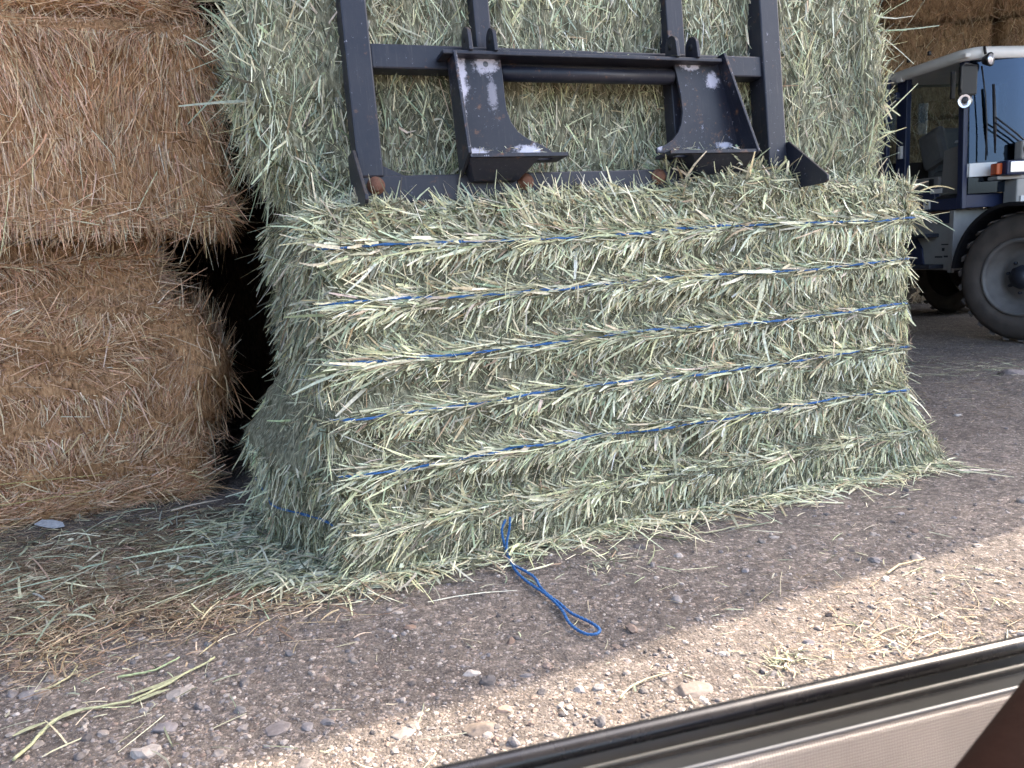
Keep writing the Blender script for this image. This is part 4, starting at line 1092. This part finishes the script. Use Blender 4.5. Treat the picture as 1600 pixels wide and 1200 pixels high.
# green hay: left heap, bale foot, scattered drifts
for (x, y, rx, ry, n, L) in ((430, 855, 45, 26, 2600, .10), (340, 850, 70, 26, 420, .11), (480, 895, 50, 12, 700, .08), (150, 880, 130, 34, 190, .12), (90, 945, 70, 30, 80, .12), (250, 820, 120, 14, 110, .11)):
    litter(gg, blob(x, y, rx, ry, n), L, .0058, PAL_GV, .03, .18)
nn = 3200
ue = rng.uniform(-.05, 2.75, nn); ve = -np.abs(rng.normal(.02, .055, nn)) - .02
litter(gg, np.array([bale_pt(a, b) for a, b in zip(ue, ve)]), .09, .0055, PAL_G, .02, .22)
litter(gg, np.array([bale_pt(a, b) for a, b in zip(rng.uniform(-.1, 2.7, 450), -np.abs(rng.normal(.08, .10, 450)))]), .10, .005, PAL_G, .008, .08, 1.0, YAW)
for (x, y, rx, ry, n, L) in ((1225, 1028, 22, 10, 80, .032), (1380, 1000, 50, 18, 60, .03), (1490, 895, 45, 8, 26, .06), (955, 875, 22, 9, 70, .05), (1450, 568, 60, 12, 120, .12), (1545, 575, 40, 6, 120, .10), (800, 1000, 420, 110, 150, .045), (1150, 850, 200, 60, 110, .06), (1500, 1000, 90, 60, 60, .04), (100, 1060, 120, 60, 90, .07)):
    litter(gg, blob(x, y, rx, ry, n), L, .0030, PAL_G, .006, .12, .85)
o = gg.build('loose_hay', M['hay_blade']); o['kind'] = 'stuff'; o['label'] = 'loose green hay strewn on the gravel around the bales'
o = gb.build('straw_litter', M['brown_blade']); o['kind'] = 'stuff'; o['label'] = 'trampled brown straw litter on the ground'

def stalk(pts, r, label, cols=(.52, .53, .33), branch=()):
    q = np.array([on_ground(*p) for p in pts]); n = len(q)
    tt = np.linspace(0, n - 1, n * 5); qs = np.stack([np.interp(tt, np.arange(n), q[:, k]) for k in range(3)], -1)
    qs[:, 2] = gh(qs[:, 0], qs[:, 1]) + r * 1.5 + .004
    base = qs[0].copy(); g = Geo(); g.tube(qs - base, np.linspace(r, r * .7, len(qs)), 6, col=cols)
    for br in branch:
        b = np.array([on_ground(*p) for p in br]); b[:, 2] = gh(b[:, 0], b[:, 1]) + .012
        m = len(b); t2 = np.linspace(0, m - 1, 8); b = np.stack([np.interp(t2, np.arange(m), b[:, k]) for k in range(3)], -1)
        w = np.cross(unit(np.gradient(b, axis=0)), [0, 0, 1]) * (r * 1.9 * np.sin(np.linspace(.35, 2.9, 8)))[:, None]
        v = np.stack([b - w, b + w], 1).reshape(-1, 3) - base
        g.add(v, [(2 * i, 2 * i + 1, 2 * i + 3, 2 * i + 2) for i in range(7)], 0, np.array(cols) * .95)
    o = g.build('hay_stalk', M['hay_blade'], None, 0, tuple(base))
    tag(o, label, 'hay stalk', 'single hay stalks on the gravel')
stalk([(22, 1192), (50, 1165), (75, 1135), (105, 1115), (160, 1105), (205, 1092), (270, 1062), (335, 1022)], .0042, 'long pale green stalk lying on gravel at the lower left', branch=([(20, 1153), (45, 1140), (75, 1130)], [(60, 1150), (90, 1125), (130, 1112)], [(200, 1085), (250, 1068), (300, 1045)], [(205, 1098), (240, 1082), (265, 1075)]))
stalk([(45, 1080), (80, 1070), (108, 1052), (120, 1035), (112, 1028), (95, 1030)], .003, 'bent straw hooked at its end below the litter on the left', (.56, .52, .33))
stalk([(184, 1058), (210, 1050), (240, 1043), (280, 1022)], .0035, 'short green stalk parallel to the long one', (.40, .48, .28))
stalk([(968, 1090), (985, 1070), (1010, 1060), (1045, 1052)], .0028, 'thin curved straw beside the flat tan stone in the sun', (.62, .58, .38))
stalk([(1385, 898), (1405, 885), (1445, 873)], .004, 'thick dry straw piece at the shadow edge on the right', (.5, .42, .28))
stalk([(1080, 836), (1110, 830), (1175, 818)], .003, 'straight straw alone on shaded gravel right of the twine', (.52, .50, .34))

# pale dry leaf at the foot of the lower brown bale
g = Geo(); q = np.array([on_ground(x, y) for x, y in ((55, 829), (68, 825), (85, 824), (100, 826), (102, 829), (85, 831), (68, 831))]); q[:, 2] = gh(q[:, 0], q[:, 1]) + .03 + .008 * np.sin(np.arange(7)); b = q[0].copy(); q = q - b
g.add(np.vstack([q, q - [0, 0, .003]]), [tuple(range(7)), tuple(range(7, 14))[::-1]] + [(i, i + 7, (i + 1) % 7 + 7, (i + 1) % 7) for i in range(7)], 0, (.36, .36, .37))
tag(g.build('dry_leaf', M['stone'], None, 0, tuple(b)), 'pale grey dry leaf at the foot of the lower brown bale', 'leaf')

# ------------------------------------------------------------------ loose twine loop
path = [(797, 808, .115), (796, 826, .055), (792, 848, .012), (794, 868, 0), (803, 882, 0), (822, 893, 0), (836, 903, 0), (845, 918, 0), (860, 932, 0), (874, 942, 0), (890, 956, 0), (905, 964, 0), (922, 972, 0), (934, 980, 0), (937, 986, 0), (930, 991, 0), (914, 990, 0), (899, 982, 0), (887, 970, 0), (880, 956, 0), (868, 942, 0), (852, 928, 0), (834, 916, 0), (820, 906, 0), (806, 892, 0), (799, 880, 0), (790, 862, 0), (787, 846, .02), (784, 828, .07), (790, 812, .11)]
q = []
for (x, y, z) in path:
    if z: p = on_plane(x, y, A0 - DV * .085, DV)
    else: p = on_ground(x, y)
    q.append((p[0], p[1], max(p[2] if z else 0, float(gh(p[0], p[1])[0]) + .007)))
q = np.array(q); n = len(q); tt = np.linspace(0, n - 1, n * 8)
def catmull(q, tt):
    i = np.clip(np.floor(tt).astype(int), 0, len(q) - 2); f = (tt - i)[:, None]
    p0 = q[np.clip(i - 1, 0, None)]; p1 = q[i]; p2 = q[i + 1]; p3 = q[np.clip(i + 2, None, len(q) - 1)]
    return .5 * ((2 * p1) + (-p0 + p2) * f + (2 * p0 - 5 * p1 + 4 * p2 - p3) * f ** 2 + (-p0 + 3 * p1 - 3 * p2 + p3) * f ** 3)
qs = catmull(q, tt); b = qs[len(qs) // 2].copy(); qs = qs - b
w = np.arange(len(qs)) * 1.1; g = Geo()
for ph in (0, math.pi):
    off = np.stack([.0016 * np.cos(w + ph), 0 * w, .0016 * np.sin(w + ph)], -1); g.tube(qs + off, .0036, 6)
tag(g.build('twine_loop', M['twine'], None, 0, tuple(b)), 'loose blue twine loop trailing from the front bale onto gravel', 'twine')

# ------------------------------------------------------------------ car door in the foreground
dyaw = R(14.4); P1 = _c + ray(690, 1200) / np.linalg.norm(ray(690, 1200)) * .476
car = thing('car', 'car in the foreground seen from inside, its window sill, fabric door trim and brown seat', 'car', tuple(P1), (0, 0, dyaw))
cd = bpy.data.objects.new('door', None); C.objects.link(cd); cd.parent = car
X0, X1 = -.55, .80
def extr(prof, name, mat, parent, smooth=False, nseg=28, bow=.0):
    pr = np.array(prof, float); m = len(pr); xs = np.linspace(X0, X1, nseg)
    v = np.concatenate([np.stack([0 * pr[:, 0] + x, pr[:, 0], pr[:, 1]], -1) for x in xs]); f = []
    for k in range(nseg - 1):
        for j in range(m): f.append((k * m + j, k * m + (j + 1) % m, (k + 1) * m + (j + 1) % m, (k + 1) * m + j))
    f += [tuple(range(m))[::-1], tuple((nseg - 1) * m + j for j in range(m))]
    g = Geo(); g.add(v, f, 0, None, smooth); return g.build(name, mat, parent)
def arc(cy, cz, r, a0, a1, n=10): return [(cy + r * math.cos(R(a0 + (a1 - a0) * k / n)), cz + r * math.sin(R(a0 + (a1 - a0) * k / n))) for k in range(n + 1)]
extr(arc(.0, -.0062, .0064, -20, 200, 14), 'window_seal', M['rubber_gloss'], cd, True)
extr([(-.005, -.024), (-.0145, -.024), (-.0145, -.05), (-.005, -.05)], 'window_slot', M['cabin'], cd)
extr(arc(-.0162, -.0092, .0015, -20, 200, 8), 'inner_seal', M['trim_grey'], cd, True)
extr([(-.0178, -.0118), (-.0218, -.0175), (-.0218, -.05), (-.0178, -.05)], 'sill_trim', M['trim_grey'], cd)
extr(arc(-.0228, -.0188, .0014, -30, 210, 8), 'piping', M['piping'], cd, True)
extr([(-.0240, -.0196), (-.0262, -.023), (-.037, -.10), (-.048, -.22), (-.052, -.40), (-.03, -.40), (-.0225, -.05)], 'fabric_panel', M['fabric'], cd)
extr([(.0065, -.009), (.03, -.03), (.06, -.12), (.075, -.30), (.06, -.48), (.04, -.48), (.05, -.30), (.035, -.12), (.002, -.03)], 'outer_panel', M['white_paint'], cd)
# dark seat bolster in the corner
e0 = _c + ray(1612, 1045) * .40; e1 = _c + ray(1478, 1216) * .36
ed = (e1 - e0); el = np.linalg.norm(ed); ed /= el
sx = np.cross(ed, unit(ray(1545, 1130))); sx = sx / np.linalg.norm(sx)
if sx[0] < 0: sx = -sx
sy = np.cross(sx, ed); mid = (e0 + e1) / 2
cs_l = Matrix.LocRotScale(car.location, car.rotation_euler, None).inverted()
CS = cs_l @ Matrix(((sx[0], sy[0], ed[0], mid[0]), (sx[1], sy[1], ed[1], mid[1]), (sx[2], sy[2], ed[2], mid[2]), (0, 0, 0, 1)))
g = Geo(); pr = arc(.025, 0, .025, 90, 270, 12) + [(.10, -.034), (.17, -.03), (.19, 0), (.17, .03), (.10, .034)]
m = len(pr); v = []; zz = np.linspace(-.22, .22, 9)
for z in zz: v += [(a, b_, z) for a, b_ in pr]
f = [(k * m + j, k * m + (j + 1) % m, (k + 1) * m + (j + 1) % m, (k + 1) * m + j) for k in range(8) for j in range(m)] + [tuple(range(m))[::-1], tuple(8 * m + j for j in range(m))]
v = [tuple(CS @ Vector(q_)) for q_ in v]
g.add(v, f, 0, None, True); g.build('seat', M['leather'], car)
# the rest of the car around the camera: roof, pillars, far side, floor
g = Geo()
ys = [(-.10, .56), (-.16, .60), (-.35, .635), (-.75, .65), (-1.15, .635), (-1.34, .60), (-1.40, .56)]
v = [(x, y, z + dz) for dz in (0, .03) for x in (-1.5, 1.0) for y, z in ys]; k = len(ys); f = []
for i in range(k - 1):
    f += [(i, i + 1, k + i + 1, k + i), (2 * k + i, 3 * k + i, 3 * k + i + 1, 2 * k + i + 1), (i, 2 * k + i, 2 * k + i + 1, i + 1), (k + i, k + i + 1, 3 * k + i + 1, 3 * k + i)]
f += [(0, k, 3 * k, 2 * k), (k - 1, 3 * k - 1, 4 * k - 1, 2 * k - 1)]
g.add(v, f); g.build('roof', M['headliner'], car)
def bar(name, a, b, w):
    g = Geo(); g.tube([a, b], w, 8); g.build(name, M['trim_grey'], car)
bar('pillar', (-.62, -.02, -.02), (-.60, -.14, .58), .045); bar('pillar', (1.02, -.02, -.02), (.85, -.14, .58), .04)
bar('pillar', (-.62, -1.48, -.02), (-.60, -1.36, .58), .045); bar('pillar', (1.02, -1.48, -.02), (.85, -1.36, .58), .04)
g = Geo(); g.span((-1.6, -1.56, -.48), (1.6, -1.44, -.02)); g.build('far_side', M['white_paint'], car, .03)
g = Geo(); g.span((-1.6, -1.44, -.52), (1.6, .03, -.49)); g.build('floor', M['headliner'], car)

# ------------------------------------------------------------------ camera, light, world
cam = bpy.data.cameras.new('camera'); co_ = bpy.data.objects.new('camera', cam); C.objects.link(co_)
cam.sensor_width = 36; cam.lens = FPX / 1600 * 36; cam.clip_start = .02; cam.clip_end = 900
b3 = -_fw
co_.matrix_world = Matrix(((_r[0], _u[0], b3[0], 0), (_r[1], _u[1], b3[1], 0), (_r[2], _u[2], b3[2], CAM_H), (0, 0, 0, 1)))
cam.dof.use_dof = True; cam.dof.focus_distance = 3.0; cam.dof.aperture_fstop = 15
S.camera = co_

SUN_EL, SUN_YAW = R(44), R(30)                              # to the sun: from the right, a little behind the barn front
sd = Vector((math.cos(SUN_EL) * math.cos(SUN_YAW), math.cos(SUN_EL) * math.sin(SUN_YAW), math.sin(SUN_EL)))
sl = bpy.data.lights.new('sun', 'SUN'); so = bpy.data.objects.new('sun', sl); C.objects.link(so)
sl.energy = 2.1; sl.angle = R(.45); sl.color = (1, .88, .73)
so.rotation_euler = sd.to_track_quat('Z', 'Y').to_euler(); so.location = (8, 5, 9)
W = bpy.data.worlds.new('World'); S.world = W; W.use_nodes = True
nt = W.node_tree; bg = nt.nodes['Background']
sky = nt.nodes.new('ShaderNodeTexSky'); sky.sky_type = 'NISHITA'; sky.sun_disc = False
sky.sun_elevation = SUN_EL; sky.sun_rotation = R(90) - SUN_YAW; sky.air_density = 1.0; sky.dust_density = 4.0; sky.ozone_density = .4
nt.links.new(sky.outputs[0], bg.inputs[0]); bg.inputs[1].default_value = .15
vs = S.view_settings; vs.view_transform = 'Standard'; vs.look = 'None'; vs.exposure = 2.6; vs.gamma = 1
S.cycles.max_bounces = 6; S.cycles.transparent_max_bounces = 8
